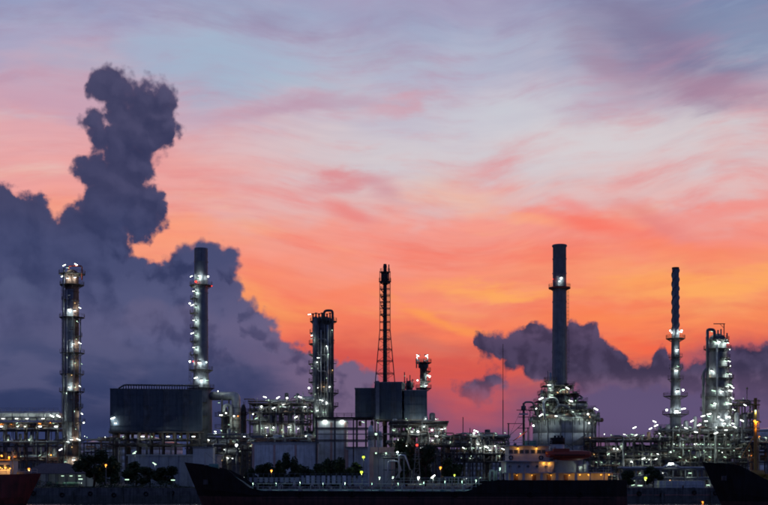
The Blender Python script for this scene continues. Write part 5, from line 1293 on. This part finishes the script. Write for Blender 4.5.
# --- pipe bridges right of the tanker
u = unit_at('long dark multi-level pipe bridge running to the helical stack', 590, 668, (479, 469, 459.5, 452, 441), 392, 12, 10, 61, 24, 44, 28, 24, (WHT, SOFT, SOFT), decks=(2, 3, 4), rails=(3, 4), name='pipe_bridge', cat='pipe rack', lamp_s=.7)
for px, row, k, s_ in [(614, 448.5, 'globe', .9), (617.5, 449, 'globe', .7), (634.5, 427.5, 'tube', 1.15), (636, 435, 'tube', .8), (654.5, 421.5, 'tube', 1.1), (650.5, 428.5, 'tube', 1.0), (656, 425.5, 'tube', 1.2), (643.5, 458.5, 'tube', 1.0), (656, 459, 'tube', .7), (631, 461, 'flood', .8), (649, 459, 'flood', .7)]:
    lamp(u, P(px, row, 390), k, WHT, R(-25 if px not in (654.5,) else 25), 0, s_)
for px, row in ((634.5, 429), (654.5, 423), (650.5, 430), (656, 427)): rod(u, P(px + .3, 441, 390.6), P(px + .3, row - 1, 390.6), .07, 'steel', 'lamp_stand')
u = unit_at('densest glowing pipe structure under the helical stack and lamp-covered column', 664, 752, (466, 458, 450, 442, 433), 394, 14, 11, 62, 30, 50, 30, 34, (WHT, SOFT, SOFT, SOFT), decks=(1, 2, 3, 4), rails=(2, 4), name='process_unit', cat='process unit', lamp_s=.75)
for i in range(17): lamp(u, P(668 + i * 5 + (i * 7 % 3), 444 + (i % 3) * 6.5, 392.2), ('flood', 'bulkhead', 'tube')[i % 3], SOFT, R((-20, 0, 18)[i % 3]), 0, .8)
for px, row, s_, tl_ in [(692, 421, 1.1, -28), (686, 428, 1.0, 20), (706, 421, 1, 0), (699, 425, 1.1, -15), (722, 420, 1.1, 25), (742, 420.5, 1.1, 25), (745, 405, .9, 25), (716, 433, 1.2, -20), (735, 427, 1, 28), (729, 417, 1, 30), (709, 414, 1.2, -12), (703, 416, 1.2, -15), (696, 432, 1, 10), (726, 430, .9, 0)]:
    lamp(u, P(px, row, 391), 'tube', WHT, R(tl_), 0, s_)
for px, top, w_, m_ in [(686, 420, 5, 'clad'), (695, 416, 4, 'clad'), (745, 414, 4, 'clad_dark'), (737, 412, 5, 'clad'), (678, 424, 4, 'clad_dark'), (668, 424, 4.5, 'clad'), (660, 426, 4, 'galv')]:
    c = P(px, 0, 398); put_unit(u, 'vessel', 'vessel', m_, (c.x, 398, P(0, 442, 398).z), (W(w_ / 2, 398), W(w_ / 2, 398), P(0, top, 398).z - P(0, 442, 398).z))
u = thing('pipe_trestle', 'low pale steel pipe trestle along the quay below the glowing pipe structure', 'pipe trestle', (P(672, 0, 335).x, 335, GZ))
a, b_ = P(624, 0, 334).x, P(722, 0, 334).x
steel_frame(u, a, b_, 334, 339, [P(0, 479, 334).z, P(0, 469.5, 334).z], 9, 2, .36, 'galv', decks=(1,), brace=False)
for k in range(7): rod(u, (a - 1, 334.2 + k * .7, P(0, 467.6, 334).z), (b_ + 1, 334.2 + k * .7, P(0, 467.6, 334).z), .2 + .05 * (k % 3), ('clad', 'white_paint', 'galv')[k % 3])
for k in range(4): rod(u, (a - 1, 334.4 + k, P(0, 477.5, 334).z), (b_ + 1, 334.4 + k, P(0, 477.5, 334).z), .18, ('clad', 'rusty', 'galv')[k % 3])
for px in (633, 664, 676, 690, 708): lamp(u, P(px, 485, 333.2) if px != 690 else P(px, 473, 333.2), 'tube', SOFT, R(-15 if px < 640 else 0), 0, .85)
pipe(u, [P(664, 467, 333), P(668, 464.3, 333), P(675, 464.3, 333), P(679, 467, 333)], .3, 'white_paint', 'expansion_loop', 1.2); lamp(u, P(671, 463.4, 332.4), 'tube', WHT, 0, 0, 1.3)
c = P(681, 0, 312); t = thing('quay_tank', 'low pale concrete tank on the quay by the raked bow', 'tank', (c.x, 314, GZ))
put_unit(t, 'wall', 'box', 'pale_paint', (c.x, 314, (GZ + P(0, 488, 312).z) / 2 + .6), (W(46, 312), 5, 2.4)); put_unit(t, 'rim', 'box', 'white_paint', (c.x, 314, P(0, 487, 312).z + .75), (W(47, 312), 5.3, .18))
for i in range(8): put_unit(t, 'rib', 'box', 'pale_paint', (c.x - W(22, 312) + W(44, 312) * i / 7, 311.4, GZ + .95), (.25, .25, 1.7))

# --- stack with helical strakes
Ys = 402
t, x, y, rad = tower('helical_stack', 'slim stack wound with helical strakes, lamps at its ring', 'chimney', 675.5, Ys,
    [(268, 6.8), (330, 7.0), (340, 8), (388, 9.5), (418, 11), (474, 13)], 'stack_grey', seg=20, rings=(355, 372),
    plats=[(338.5, 9.5, -180, 180), (357, 7, -180, -20), (368, 7.3, -160, 0), (379, 8, -180, -20), (396, 12, -180, 180), (414, 13, -180, 180), (428, 16, -180, 180)], ladders=[(338.5, 379, -120), (379, 414, -120)],
    lamps=[(669.5, 331, 'globe', WHT, 0, 1.1), (670.5, 333, 'bulkhead', WHT, 0, 1), (680.5, 331, 'globe', WHT, 0, 1.15), (679, 332.5, 'tube', WHT, 12, 1), (675.5, 349.5, 'flood', WHT, 0, 1.1), (674.5, 370, 'flood', WHT, 0, 1.3), (676, 367, 'tube', SOFT, 20, .7), (675.5, 390.5, 'flood', WHT, 0, 1.4), (681.8, 390.3, 'globe', WHT, 0, 1.35), (666.5, 410, 'globe', WHT, 0, 1.45), (674.5, 410, 'flood', WHT, 0, 1.6), (682, 409, 'tube', WHT, -10, 1.3), (677, 412, 'flood', WHT, 0, 1.2)])
sb = MB(); z1, z0 = P(0, 269, Ys).z, P(0, 333, Ys).z
for h in range(3):
    N = 84
    for i in range(N):
        q = []
        for k in (i, i + 1):
            a_ = 2 * math.pi * (h / 3 + 2.35 * k / N); z = z0 + (z1 - z0) * k / N
            for r_, dz_ in ((rad(z) - .05, -.05), (rad(z) + .24, -.05), (rad(z) + .24, .05), (rad(z) - .05, .05)): q.append((x + r_ * math.cos(a_), y + r_ * math.sin(a_), z + dz_))
        sb.add(q, [(0, 1, 5, 4), (1, 2, 6, 5), (2, 3, 7, 6), (3, 0, 4, 7)])
link('strake', sb.mesh('strake', 'stack_grey'), t)
link('rim', MB().lathe([(W(3.6, Ys), P(0, 269, Ys).z), (W(3.6, Ys), P(0, 267.5, Ys).z)], (x, y, 0), 20).mesh('rim', 'rusty', True), t)

# --- lamp-covered column at the far side
Yr = 404
rl = []
for row, xs in ((331, (711.5,)), (342, (712, 716)), (343, (722.5, 725)), (361, (723, 727)), (371, (704.5, 709)), (374, (724, 727.5)), (385.5, (726, 728.5)), (391.5, (710, 718, 727)), (404.5, (708.5, 712)), (403.5, (723.5, 727)), (416, (706, 714, 725)), (423, (700, 710, 720, 730))):
    for i, px in enumerate(xs): rl.append((px, row, 'flood' if (i + row) % 2 < 1.2 else 'tube', WHT if i else SOFT, 12, 1.25))
rl += [(730, 366, 'globe', WHT, 0, .6), (728, 350, 'globe', WHT, 0, .5), (705, 377, 'flood', 'light_amber', 0, .9), (731, 388, 'tube', WHT, 20, .8), (730, 399, 'tube', WHT, 20, .8), (732, 410, 'tube', WHT, 25, .9)]
t, x, y, rad = tower('reformer_column', 'thick stepped column covered in white lamps with a crane arm on top', 'column', 717.5, Yr,
    [(334, 7), (337, 15), (340, 17.5), (366, 18.5), (369, 22), (400, 24), (420, 26), (474, 28)], 'clad_dark', seg=26, rings=(352, 386, 406),
    plats=[(340, 11.5, -180, 180), (349, 13.5, -180, 180), (358, 12.5, -90, 60), (367, 13.5, -110, 60), (378.5, 16, -180, 180), (388, 15, -120, 60), (397, 16.5, -180, 180), (410, 17, -180, 180), (427, 22, -180, 180)],
    ladders=[(349, 378, -60), (378.5, 410, -50), (410, 427, -120)], lamps=rl)
yy = Yr - 6
pipe(t, [P(707.5, 385, yy), P(707.5, 334, yy), P(707.5, 329.5, yy), P(714.5, 329.5, yy), P(714.5, 340, yy)], W(1.5, yy), 'clad_dark', 'overhead_pipe', W(3.5, yy), 12)
pipe(t, [P(731, 430, Yr), P(731, 375, Yr)], .4, 'clad', 'downpipe'); pipe(t, [P(703.5, 430, yy), P(703.5, 372, yy), P(708, 368, yy)], .5, 'clad_dark', 'downpipe')
pipe(t, [P(717, 345, yy + 1), P(717, 420, yy)], .3, 'clad', 'downpipe')
rod(t, P(724, 340, Yr - 2), P(724, 323.5, Yr - 2), .16, 'steel', 'crane_post'); beam(t, P(713.5, 323.8, Yr - 2), P(725, 323.8, Yr - 2), .22, .26, 'steel', 'crane_arm', 'box'); beam(t, P(720, 324, Yr - 2), P(724, 328, Yr - 2), .12, .12, 'steel', 'crane_brace', 'box')
for px, top in ((718, 330), (721, 329), (727, 333)): rod(t, P(px, 342, Yr - 2), P(px, top, Yr - 2), .25, 'clad_dark', 'relief_valve')
u = unit_at('small dark platform tower right of the lamp-covered column', 731, 753, (427, 418, 404.5), 402, 9, 3, 71, 4, 8, 4, 3, (SOFT, WHT), decks=(1, 2), rails=(1, 2), name='platform_tower', cat='platform tower', lamp_s=.7)
rod(u, P(747, 404, 402), P(747, 387, 402), .12, 'steel', 'vent'); put_unit(u, 'cap', 'flange', 'steel', P(747, 388.5, 402), (.35, .35, .5))
u = unit_at('dim pipe rack at the picture edge behind the yellow mast', 748, 796, (462, 452, 444), 384, 12, 6, 72, 10, 18, 12, 9, (SOFT, ORG), decks=(1, 2), name='pipe_rack', cat='pipe rack', lamp_s=.6)
u = unit_at('dim low pipe rack behind the long white hall and shrubs', 238, 316, (450, 443), 372, 12, 9, 73, 12, 20, 12, 10, (SOFT, WHT), decks=(0,), name='pipe_rack', cat='pipe rack', lamp_s=.7)
u = unit_at('dark steel rack between the two-tone column and the large heater', 84, 106, (462, 452, 443), 396, 10, 3, 74, 4, 8, 5, 4, (SOFT, WHT), name='pipe_rack', cat='pipe rack', lamp_s=.6)
u = unit_at('dim steel structure under the right end of the large heater', 208, 246, (464, 456, 446, 438), 386, 10, 5, 75, 12, 20, 10, 10, (SOFT, WHT), decks=(1, 2), rails=(1,), name='process_unit', cat='process unit', lamp_s=.7)

# ================================================================== ships
def hull(par, X0, X1, Y, beam_, sheer, boot, bow=-1, rake=4.0, m='hull_black', mb='boot_red', bulb=False, flare=.55):
    """X0 bow end, X1 stern end; sheer: (fraction from bow, height of the top edge)"""
    L = abs(X1 - X0); sg = 1 if X1 > X0 else -1
    def top(f):
        for (f0, z0), (f1, z1) in zip(sheer, sheer[1:]):
            if f0 <= f <= f1:
                k = (f - f0) / (f1 - f0); return z0 + (z1 - z0) * k
        return sheer[-1][1]
    fr = sorted(set([i / 40 for i in range(41)] + [f for f, _ in sheer] + [.004, .01, .02, .035, .05, .07]))
    hb = beam_ / 2
    def half(f, z):
        zt = 6.0
        k = min(1.0, max(0.0, f * L / (beam_ * (1.25 if z > boot else 1.6 - .2 * z / boot))))
        w = hb * (1 - (1 - k) ** 2.2)
        if z < 1.5: w *= .985
        if f > .93: w *= 1 - ((f - .93) / .07) ** 2 * .25
        return max(w, .03)
    up, lo = MB(), MB()
    def grid(b, zf, nz, fr_):
        for side in (-1, 1):
            idx = {}
            vs = []
            for i, f in enumerate(fr_):
                for j in range(nz + 1):
                    z = zf(f, j / nz)
                    zz = max(0, min(z, top(0)))
                    off = rake * (1 - zz / top(0)) * max(0.0, 1 - f / .16)
                    vs.append((X0 + sg * (f * L + off), Y + side * half(f, z), z))
            fs = []
            for i in range(len(fr_) - 1):
                for j in range(nz):
                    q = (i * (nz + 1) + j, (i + 1) * (nz + 1) + j, (i + 1) * (nz + 1) + j + 1, i * (nz + 1) + j + 1)
                    fs.append(q if side * sg < 0 else q[::-1])
            b.add(vs, fs)
    grid(up, lambda f, k: boot + (top(f) - boot) * k, 5, fr)
    grid(lo, lambda f, k: -1.5 + (boot + 1.5) * k, 4, fr)
    # transom
    hN = half(1, 3)
    for b, z0, z1 in ((up, boot, top(1)), (lo, -1.5, boot)):
        b.add([(X1, Y - hN, z0), (X1, Y + hN, z0), (X1, Y + hN, z1), (X1, Y - hN, z1)], [(0, 1, 2, 3)])
    h = link('hull', up.mesh('hull', m, False), par)
    link('boot_topping', lo.mesh('boot_topping', mb, False), h)
    # deck, a little below the bulwark edge
    d = MB(); vs = []; N = len(fr)
    for f in fr:
        z = top(f) - .9 if f > .005 else top(f) - .9
        off = rake * (1 - min(z, top(0)) / top(0)) * max(0.0, 1 - f / .16)
        for side in (-1, 1): vs.append((X0 + sg * (f * L + off), Y + side * (half(f, z) - .02), z))
    d.add(vs, [(2 * i, 2 * i + 2, 2 * i + 3, 2 * i + 1) for i in range(N - 1)])
    link('deck', d.mesh('deck', 'ship_green'), par)
    return top, half

Yt = 250.0
tk = thing('tanker', 'long black tanker with white bridge and green-lit deck across the middle', 'ship', (P(400, 0, Yt).x, Yt, 0))
X0, X1 = P(184.5, 0, Yt).x, P(622, 0, Yt).x; L = X1 - X0
fx = lambda px: (P(px, 0, Yt - 6).x - X0) / L
zz = lambda row: P(0, row, Yt - 6.5).z
top, half_ = hull(tk, X0, X1, Yt, 14.0, [(0, zz(462)), (fx(196), zz(464)), (fx(212), zz(467.2)), (fx(222), zz(470)), (fx(232), zz(475.5)), (fx(242), zz(482)), (fx(250), zz(487.5)), (fx(262), zz(490.5)), (fx(440), zz(491.5)), (fx(464), zz(491.5)), (fx(472), zz(489)), (fx(482), zz(483.2)), (fx(490), zz(480.8)), (fx(500), zz(480)), (1, zz(480))], zz(496.5))
yf = Yt - 6.8
# deck rails, pipes and fittings along the tank deck
for i in range(9):
    a, b_ = P(250 + i * 26, 0, yf).x, P(250 + (i + 1) * 26, 0, yf).x
    zr = zz(491) - .85
    e = MB(); rail_mb(e, [(a, yf + .1, zr + .5), (b_, yf + .1, zr + .5)], 1.25, False, .05, 1.3)
    link('deck_rail', e.mesh('deck_rail', 'ship_white'), tk)
zr = zz(491) - .9
for k in range(5): rod(tk, (P(258, 0, Yt).x, Yt - 3 + k * 1.1, zr + .9 + .1 * (k % 2)), (P(486, 0, Yt).x, Yt - 3 + k * 1.1, zr + .9 + .1 * (k % 2)), .16 + .05 * (k % 2), ('ship_white', 'ship_green', 'clad')[k % 3], 'deck_pipe')
rn = random.Random(4)
for i in range(22):
    px = 262 + i * 10; xx = P(px, 0, Yt).x
    if i % 3 == 0: put_unit(tk, 'hatch', 'vessel', 'ship_green', (xx, Yt - 4.5, zr), (.7, .7, 1.1))
    elif i % 3 == 1: put_unit(tk, 'valve', 'valve', 'ship_white', (xx, Yt - 4.2, zr + .9), (.9, .9, .8))
    else: pipe(tk, [(xx, Yt - 3, zr + .9), (xx, Yt - 4.5, zr + .9), (xx, Yt - 4.5, zr + 2.1), (xx + .5, Yt - 4.5, zr + 2.1), (xx + .5, Yt - 4.5, zr + 1.6)], .1, 'ship_white', 'vent_pipe')
cat = deck(tk, P(256, 0, Yt).x, P(488, 0, Yt).x, Yt - .6, Yt + .6, zr + 2.3, 'ship_white', True, 'catwalk')
for i in range(12): post(tk, P(258 + i * 20.5, 0, Yt).x, Yt, zr, zr + 2.25, .18, 'ship_white', 'catwalk_post')
for px, row, s_ in ((253, 483, .55), (276, 483, .5), (300, 482, .5), (323, 483, .4), (345, 482.5, .5), (372, 483, .4), (398, 483, .5), (424, 482, .5), (445, 481, .6), (462, 481, .6), (476, 480, .8)): 
    lamp(tk, P(px, row, Yt - 3), 'bulkhead', 'light_green', 0, 0, s_); rod(tk, P(px, row + 8, Yt - 2.9), P(px, row - .8, Yt - 2.9), .05, 'ship_white', 'lamp_stand')
# manifold crane / twin loops lit green-white before the bridge
for px in (490, 496.5): pipe(tk, [P(px, 481, Yt - 2), P(px, 470.5, Yt - 2), P(px + 4.2, 470.5, Yt - 2), P(px + 4.2, 481, Yt - 2)], .22, 'ship_white', 'vent_loop')
lamp(tk, P(500, 468, Yt - 4), 'bulkhead', 'light_green', 0, 0, .9); rod(tk, P(500, 482, Yt - 3.9), P(500, 466.5, Yt - 3.9), .05, 'ship_white', 'lamp_stand')
for px in (446, 452, 458, 466, 472, 479): rod(tk, P(px, 488, Yt - 4), P(px, 477, Yt - 4), .07, 'ship_white', 'stanchion')
beam(tk, P(444, 477, Yt - 4), P(482, 477, Yt - 4), .12, .12, 'ship_white', 'awning_rail', 'box')
# forecastle fittings
put_unit(tk, 'windlass', 'drum', 'ship_green', P(214, 467, Yt), (2.2, .7, .7)); rod(tk, P(205, 470, Yt), P(205, 452, Yt), .12, 'ship_white', 'foremast')
# bridge house
def house(pxa, pxb, top_, bot, yd, m='ship_white', name='deckhouse'):
    a, b_ = P(pxa, 0, Yt).x, P(pxb, 0, Yt).x; z1, z0 = P(0, top_, Yt).z, P(0, bot, Yt).z
    return put_unit(tk, name, 'box', m, ((a + b_) / 2, Yt, (z0 + z1) / 2), (b_ - a, yd, z1 - z0)), a, b_, z0, z1
yface = Yt - 4.5
o1, *_ = house(507, 604, 473, 486, 9.0)
o2, *_ = house(503.5, 551, 461.5, 473.0, 9.6)
o3, *_ = house(507, 546, 446.5, 461.5, 8.4, name='bridge')
for pa, pb_, row, yd in ((501, 606, 472.6, 12.4), (500.5, 553, 461.3, 11.2), (504, 549, 446, 10)):
    a, b_ = P(pa, 0, Yt).x, P(pb_, 0, Yt).x; z = P(0, row, Yt).z
    dk = put_unit(tk, 'deck_slab', 'box', 'ship_white', ((a + b_) / 2, Yt, z), (b_ - a, yd, .16))
    e = MB(); rail_mb(e, [(a + .1, Yt - yd / 2 + .08, z + .09), (b_ - .1, Yt - yd / 2 + .08, z + .09)], 1.0, False, .04, 1.5); link('handrail', e.mesh('handrail', 'ship_white'), dk)
for px in (511, 516, 521.5, 527, 533, 539, 543.5):
    p = P(px, 451.5, Yt - 4.2); o = put_unit(o3, 'window', 'box', 'ship_white', (p.x, Yt - 4.2, p.z), (.95, .12, .9)); put_unit(o3, 'pane', 'box', 'glass_dark', (p.x, Yt - 4.27, p.z), (.78, .06, .72))
for px in (510, 519, 528, 537, 546):
    p = P(px, 466.5, Yt - 4.8); link('porthole', MB().lathe([(.3, -.08), (.3, .08)], (0, 0, 0), 12, 'y').mesh('porthole', 'glass_dark'), o2, Matrix.Translation((p.x, Yt - 4.8, p.z)))
# lit side passage of the poop: posts, openings and amber lamps
for px in (507, 512, 523.5, 541.5, 557, 576, 590, 604): put_unit(tk, 'passage_post', 'box', 'ship_white', (P(px, 0, Yt - 5.9).x, Yt - 5.9, (zz(482) + P(0, 472.6, Yt).z) / 2 - .2), (W(2.6, Yt) if px < 580 else .3, .2, P(0, 472.6, Yt).z - zz(482) + .2))
for px in (517, 532, 551, 569.5): lamp(tk, P(px, 475, Yt - 5.2), 'bulkhead', 'light_cabin', 0, 0, .55)
for px in (580, 588.5, 601, 609): lamp(tk, P(px, 474.6, Yt - 6.0), 'globe', 'light_cabin', 0, 0, .6)
for px in (516, 534, 549, 566): 
    p = P(px, 478, Yt - 4.5); put_unit(o1, 'door', 'box', 'rusty', (p.x, Yt - 4.54, p.z - .2), (.8, .1, 1.7))
for px, row in ((518, 447.8), (536.5, 447.8)): lamp(tk, P(px, row + .6, Yt - 4.9), 'globe', 'light_cabin', 0, 0, .7)
for px, row in ((544, 462.5), (549.5, 462.8)): lamp(tk, P(px, row, Yt - 5.2), 'globe', 'light_cabin', 0, 0, .6)
# masts on the bridge roof
p = P(523.5, 446, Yt); rod(tk, p, P(523.5, 403, Yt), .2, 'steel', 'mast')
for row, w_ in ((410, 7), (417, 5), (428, 6)): beam(tk, P(523.5 - w_, row, Yt), P(523.5 + w_, row, Yt), .12, .14, 'steel', 'yard', 'box')
put_unit(tk, 'radar', 'box', 'ship_white', P(523.5, 414, Yt - .5), (1.8, .2, .3)); put_unit(tk, 'crow_nest', 'vessel', 'steel', P(523.5, 410.5, Yt), (.5, .5, 1.0))
for px in (508.5, 528): rod(tk, P(px, 446, Yt - 1), P(px, 423 if px < 510 else 428, Yt - 1), .13, 'steel', 'derrick_post')
beam(tk, P(507, 423.5, Yt - 1), P(523, 423.5, Yt - 1), .12, .12, 'steel', 'derrick_boom', 'box'); beam(tk, P(509, 436, Yt - 1), P(522, 424, Yt - 1), .1, .1, 'steel', 'derrick_stay', 'box'); beam(tk, P(513, 441, Yt - 1), P(527, 431, Yt - 1), .18, .18, 'red_paint', 'derrick_boom', 'box')
lamp(tk, P(520.5, 433.5, Yt - 1.6), 'bulkhead', SOFT, 0, 0, .7)
# funnel and engine casing
put_unit(tk, 'engine_casing', 'box', 'ship_white', P(566, 466, Yt + .5), (W(26, Yt), 6, W(13, Yt)))
f = link('funnel', MB().lathe([(W(7.2, Yt), P(0, 462, Yt).z), (W(7, Yt), P(0, 444, Yt).z)], (P(558, 0, Yt).x, Yt + 1, 0), 20).mesh('funnel', 'ship_white', True), tk)
link('funnel_top', MB().lathe([(W(7.4, Yt), P(0, 444, Yt).z), (W(7.2, Yt), P(0, 437.5, Yt).z), (W(5, Yt), P(0, 437.3, Yt).z)], (P(558, 0, Yt).x, Yt + 1, 0), 20).mesh('funnel_top', 'hull_black', True), f)
for px in (555, 558.5, 562): rod(f, P(px, 439, Yt + 1), P(px, 435.5, Yt + 1), .22, 'hull_black', 'exhaust')
for px in (580, 586): link('cowl', MB().path(bend([P(px, 472, Yt - 3), P(px, 464, Yt - 3), P(px + 2.5, 463, Yt - 3)], .5), .45, 10).mesh('cowl', 'ship_white', True), tk)
# enclosed lifeboat slung from its davits: it could be lifted off, so it is a thing of its own
c = P(568.5, 455, Yt - 5)
lb = thing('lifeboat', 'dark red enclosed lifeboat slung beside the tanker funnel', 'lifeboat', (c.x, c.y, P(0, 461, Yt - 5).z))
b = MB(); n = 16; prof_ = []
for i in range(n + 1):
    s_ = -1 + 2 * i / n; w_ = 1.35 * (1 - abs(s_) ** 2.6) + .05; xx = c.x + s_ * W(22.5, Yt)
    for k in range(12):
        a_ = 2 * math.pi * k / 12; zc_ = math.sin(a_) * (1.1 if math.sin(a_) < 0 else .95); prof_.append((xx, c.y + math.cos(a_) * w_, c.z + zc_ * (1 - .55 * abs(s_) ** 3) + .25 * s_ * s_))
b.add(prof_, [(i * 12 + k, i * 12 + (k + 1) % 12, (i + 1) * 12 + (k + 1) % 12, (i + 1) * 12 + k) for i in range(n) for k in range(12)] + [tuple(range(12))[::-1], tuple(range(n * 12, n * 12 + 12))])
link('boat_hull', b.mesh('boat_hull', 'lifeboat_red', True), lb); put_unit(lb, 'canopy', 'box', 'lifeboat_red', (c.x - 1.5, c.y, c.z + 1.0), (3.2, 1.6, .6)); put_unit(lb, 'fender_strip', 'box', 'hull_black', (c.x, c.y - 1.36, c.z), (W(30, Yt), .08, .15))
for px in (555, 582): pipe(tk, [P(px, 473, Yt - 3.2), P(px, 450, Yt - 3.2), P(px, 446.5, Yt - 5)], .14, 'ship_white', 'davit'); rod(tk, P(px, 446.5, Yt - 5), P(px, 452, Yt - 5), .04, 'steel', 'fall')
lamp(tk, P(581, 467, Yt - 4), 'bulkhead', SOFT, 0, 0, .5)
for px in (606, 612, 618): rod(tk, P(px, 481, Yt - 5.5), P(px, 473.5, Yt - 5.5), .06, 'ship_white', 'stanchion')
beam(tk, P(604, 473.5, Yt - 5.5), P(620, 473.5, Yt - 5.5), .08, .08, 'ship_white', 'awning_rail', 'box')
for row in (493, 498.5): rod(tk, (P(262, 0, Yt - 7).x, Yt - 7.02, zz(row)), (P(612, 0, Yt - 7).x, Yt - 7.02, zz(row)), .05, 'hull_black', 'rubbing_strake')
for px in range(262, 612, 14): put_unit(tk, 'plate_seam', 'box', 'hull_black', (P(px, 0, Yt - 7).x, Yt - 7.0, (zz(497) + zz(492)) / 2), (.07, .06, zz(492) - zz(497)))
for px in (300, 352, 410, 455, 530, 580): link('fender_tyre', TYRE, tk, Matrix.Translation((P(px, 0, Yt - 7).x, Yt - 7.15, zz(494))))
for k in range(6):
    xx = P(508 + k * 7, 0, Yt).x; rod(tk, (xx, Yt - 4.9, P(0, 461, Yt).z), (xx, Yt - 4.9, P(0, 473, Yt).z), .05, 'ship_white', 'stanchion')
b = MB()
for i in range(9): b.box((P(552.5 + i * .55, 0, Yt - 5).x, Yt - 5, P(0, 472.5 - i * 1.25, Yt - 5).z), (.35, .9, .06))
link('stair', b.mesh('stair', 'steel'), tk)
for pa_, pb_ in (((523.5, 404), (505, 446)), ((523.5, 404), (545, 446)), ((523.5, 406), (600, 473)), ((205, 452), (250, 487))): rod(tk, P(*pa_, Yt), P(*pb_, Yt), .025, 'steel', 'rigging')
for px in (511, 541): link('life_ring', TYRE, tk, Matrix.Translation(P(px, 457.5, Yt - 4.3)) @ Matrix.Diagonal((.8, .5, .8, 1)))
put_unit(tk, 'vent_locker', 'box', 'ship_green', P(530, 443.5, Yt), (2.2, 2, 1.1)); put_unit(tk, 'searchlight', 'drum', 'steel', P(515, 444.5, Yt - 3), (.6, .3, .3))
# anchor and draught strake
put_unit(tk, 'anchor', 'box', 'steel', (P(206, 0, Yt - 3).x, Yt - 3.4, 5.6), (.9, .5, 1.0)); 

# red ship, bow towards the middle
Yr_ = 225.0
rs = thing('red_ship', 'red-hulled ship bow with amber deck lamps at the picture edge', 'ship', (P(-20, 0, Yr_).x, Yr_, 0))
X0, X1 = P(41.5, 0, Yr_).x, P(-190, 0, Yr_).x
fz = lambda row: P(0, row, Yr_ - 4).z
top, half_ = hull(rs, X0, X1, Yr_, 11.0, [(0, fz(473.2)), (.1, fz(474.2)), (.3, fz(474.6)), (.9, fz(474)), (1, fz(472))], 1.9, rake=3.6, m='hull_red', mb='boot_red')
e = MB(); rail_mb(e, [(X0 - .8, Yr_, fz(474)), (P(20, 0, Yr_).x, Yr_ - 4.2, fz(474)), (P(-5, 0, Yr_).x, Yr_ - 5.2, fz(474.5))], .9, False, .045, 1.2); link('bow_rail', e.mesh('bow_rail', 'ship_white'), rs)
put_unit(rs, 'forecastle_house', 'box', 'ship_white', P(3, 468, Yr_ + 1), (W(22, Yr_), 5, W(15, Yr_))); put_unit(rs, 'house_roof', 'box', 'yellow_paint', P(3, 460, Yr_ + 1), (W(24, Yr_), 5.6, .2))
for px in (-4, 2, 8): put_unit(rs, 'window', 'box', 'glass_dark', P(px, 467, Yr_ - 1.52), (.7, .1, .8))
for px, row in ((1.5, 455.5), (9, 457), (0, 467.5), (5.5, 467.5), (10, 468.5)): lamp(rs, P(px, row, Yr_ - 2.2), 'globe', 'light_amber', 0, 0, .62)
for px in (-2, 9): rod(rs, P(px, 461, Yr_ - 2), P(px, 453, Yr_ - 2), .07, 'yellow_paint', 'lamp_stand')
put_unit(rs, 'windlass', 'drum', 'steel', P(22, 474, Yr_), (1.8, .6, .6)); rod(rs, P(13, 474, Yr_), P(13, 452, Yr_), .12, 'ship_white', 'foremast'); beam(rs, P(10, 456, Yr_), P(16, 456, Yr_), .1, .1, 'ship_white', 'yard', 'box')

# dark ship, bow towards the middle from the other edge, with its yellow mast
Yd = 215.0
ds = thing('dark_ship', 'black ship bow entering at the edge with a yellow lamp mast', 'ship', (P(790, 0, Yd).x, Yd, 0))
X0, X1 = P(702, 0, Yd).x, P(1000, 0, Yd).x; L = X1 - X0
gz = lambda row: P(0, row, Yd - 4.5).z
gx = lambda px: (P(px, 0, Yd - 4.5).x - X0) / L
top, half_ = hull(ds, X0, X1, Yd, 12.0, [(0, gz(461.5)), (gx(720), gz(463)), (gx(736), gz(464.5)), (gx(743), gz(467)), (gx(752), gz(472)), (gx(762), gz(478)), (gx(772), gz(482)), (.6, gz(483)), (1, gz(481))], 2.6, rake=4.2)
e = MB(); rail_mb(e, [(P(712, 0, Yd).x, Yd - 2, gz(463)), (P(735, 0, Yd - 4.5).x, Yd - 4.6, gz(464.5))], .7, False, .04, 1.2); link('bow_rail', e.mesh('bow_rail', 'steel'), ds)
pm = P(755.5, 476, Yd); rod(ds, pm, P(755.5, 398, Yd), .3, 'yellow_paint', 'mast')
for row in (402.5, 418.5, 426): put_unit(ds, 'mast_platform', 'flange', 'yellow_paint', P(755.5, row + 2.4, Yd), (.8, .8, .14))
lamp(ds, P(755.5, 410.5, Yd - .5), 'globe', SOFT, 0, 0, .6); lamp(ds, P(754.8, 421, Yd - .6), 'globe', 'light_cabin', 0, 0, .9); lamp(ds, P(757, 421.3, Yd - .5), 'globe', 'light_cabin', 0, 0, .7); lamp(ds, P(756, 428, Yd - .6), 'bulkhead', 'light_cabin', 0, 0, .7)
ladder(ds, pm.x + .5, Yd - .1, pm.z, P(0, 405, Yd).z, 0, 'yellow_paint', False)
pipe(ds, [P(746, 455, Yd), P(749.5, 444, Yd), P(753, 455, Yd)], .09, 'yellow_paint', 'derrick', .3); beam(ds, P(754, 436, Yd), P(741, 458, Yd), .16, .16, 'yellow_paint', 'derrick_boom', 'box')
put_unit(ds, 'deck_winch', 'drum', 'yellow_paint', P(757, 474, Yd), (2.6, .7, .7)); put_unit(ds, 'hatch_coaming', 'box', 'yellow_paint', P(776, 478, Yd + 1), (W(26, Yd), 6, 1.5)); put_unit(ds, 'anchor', 'box', 'steel', (P(716, 0, Yd).x + .6, Yd - 2.9, 6.6), (.8, .4, .8))
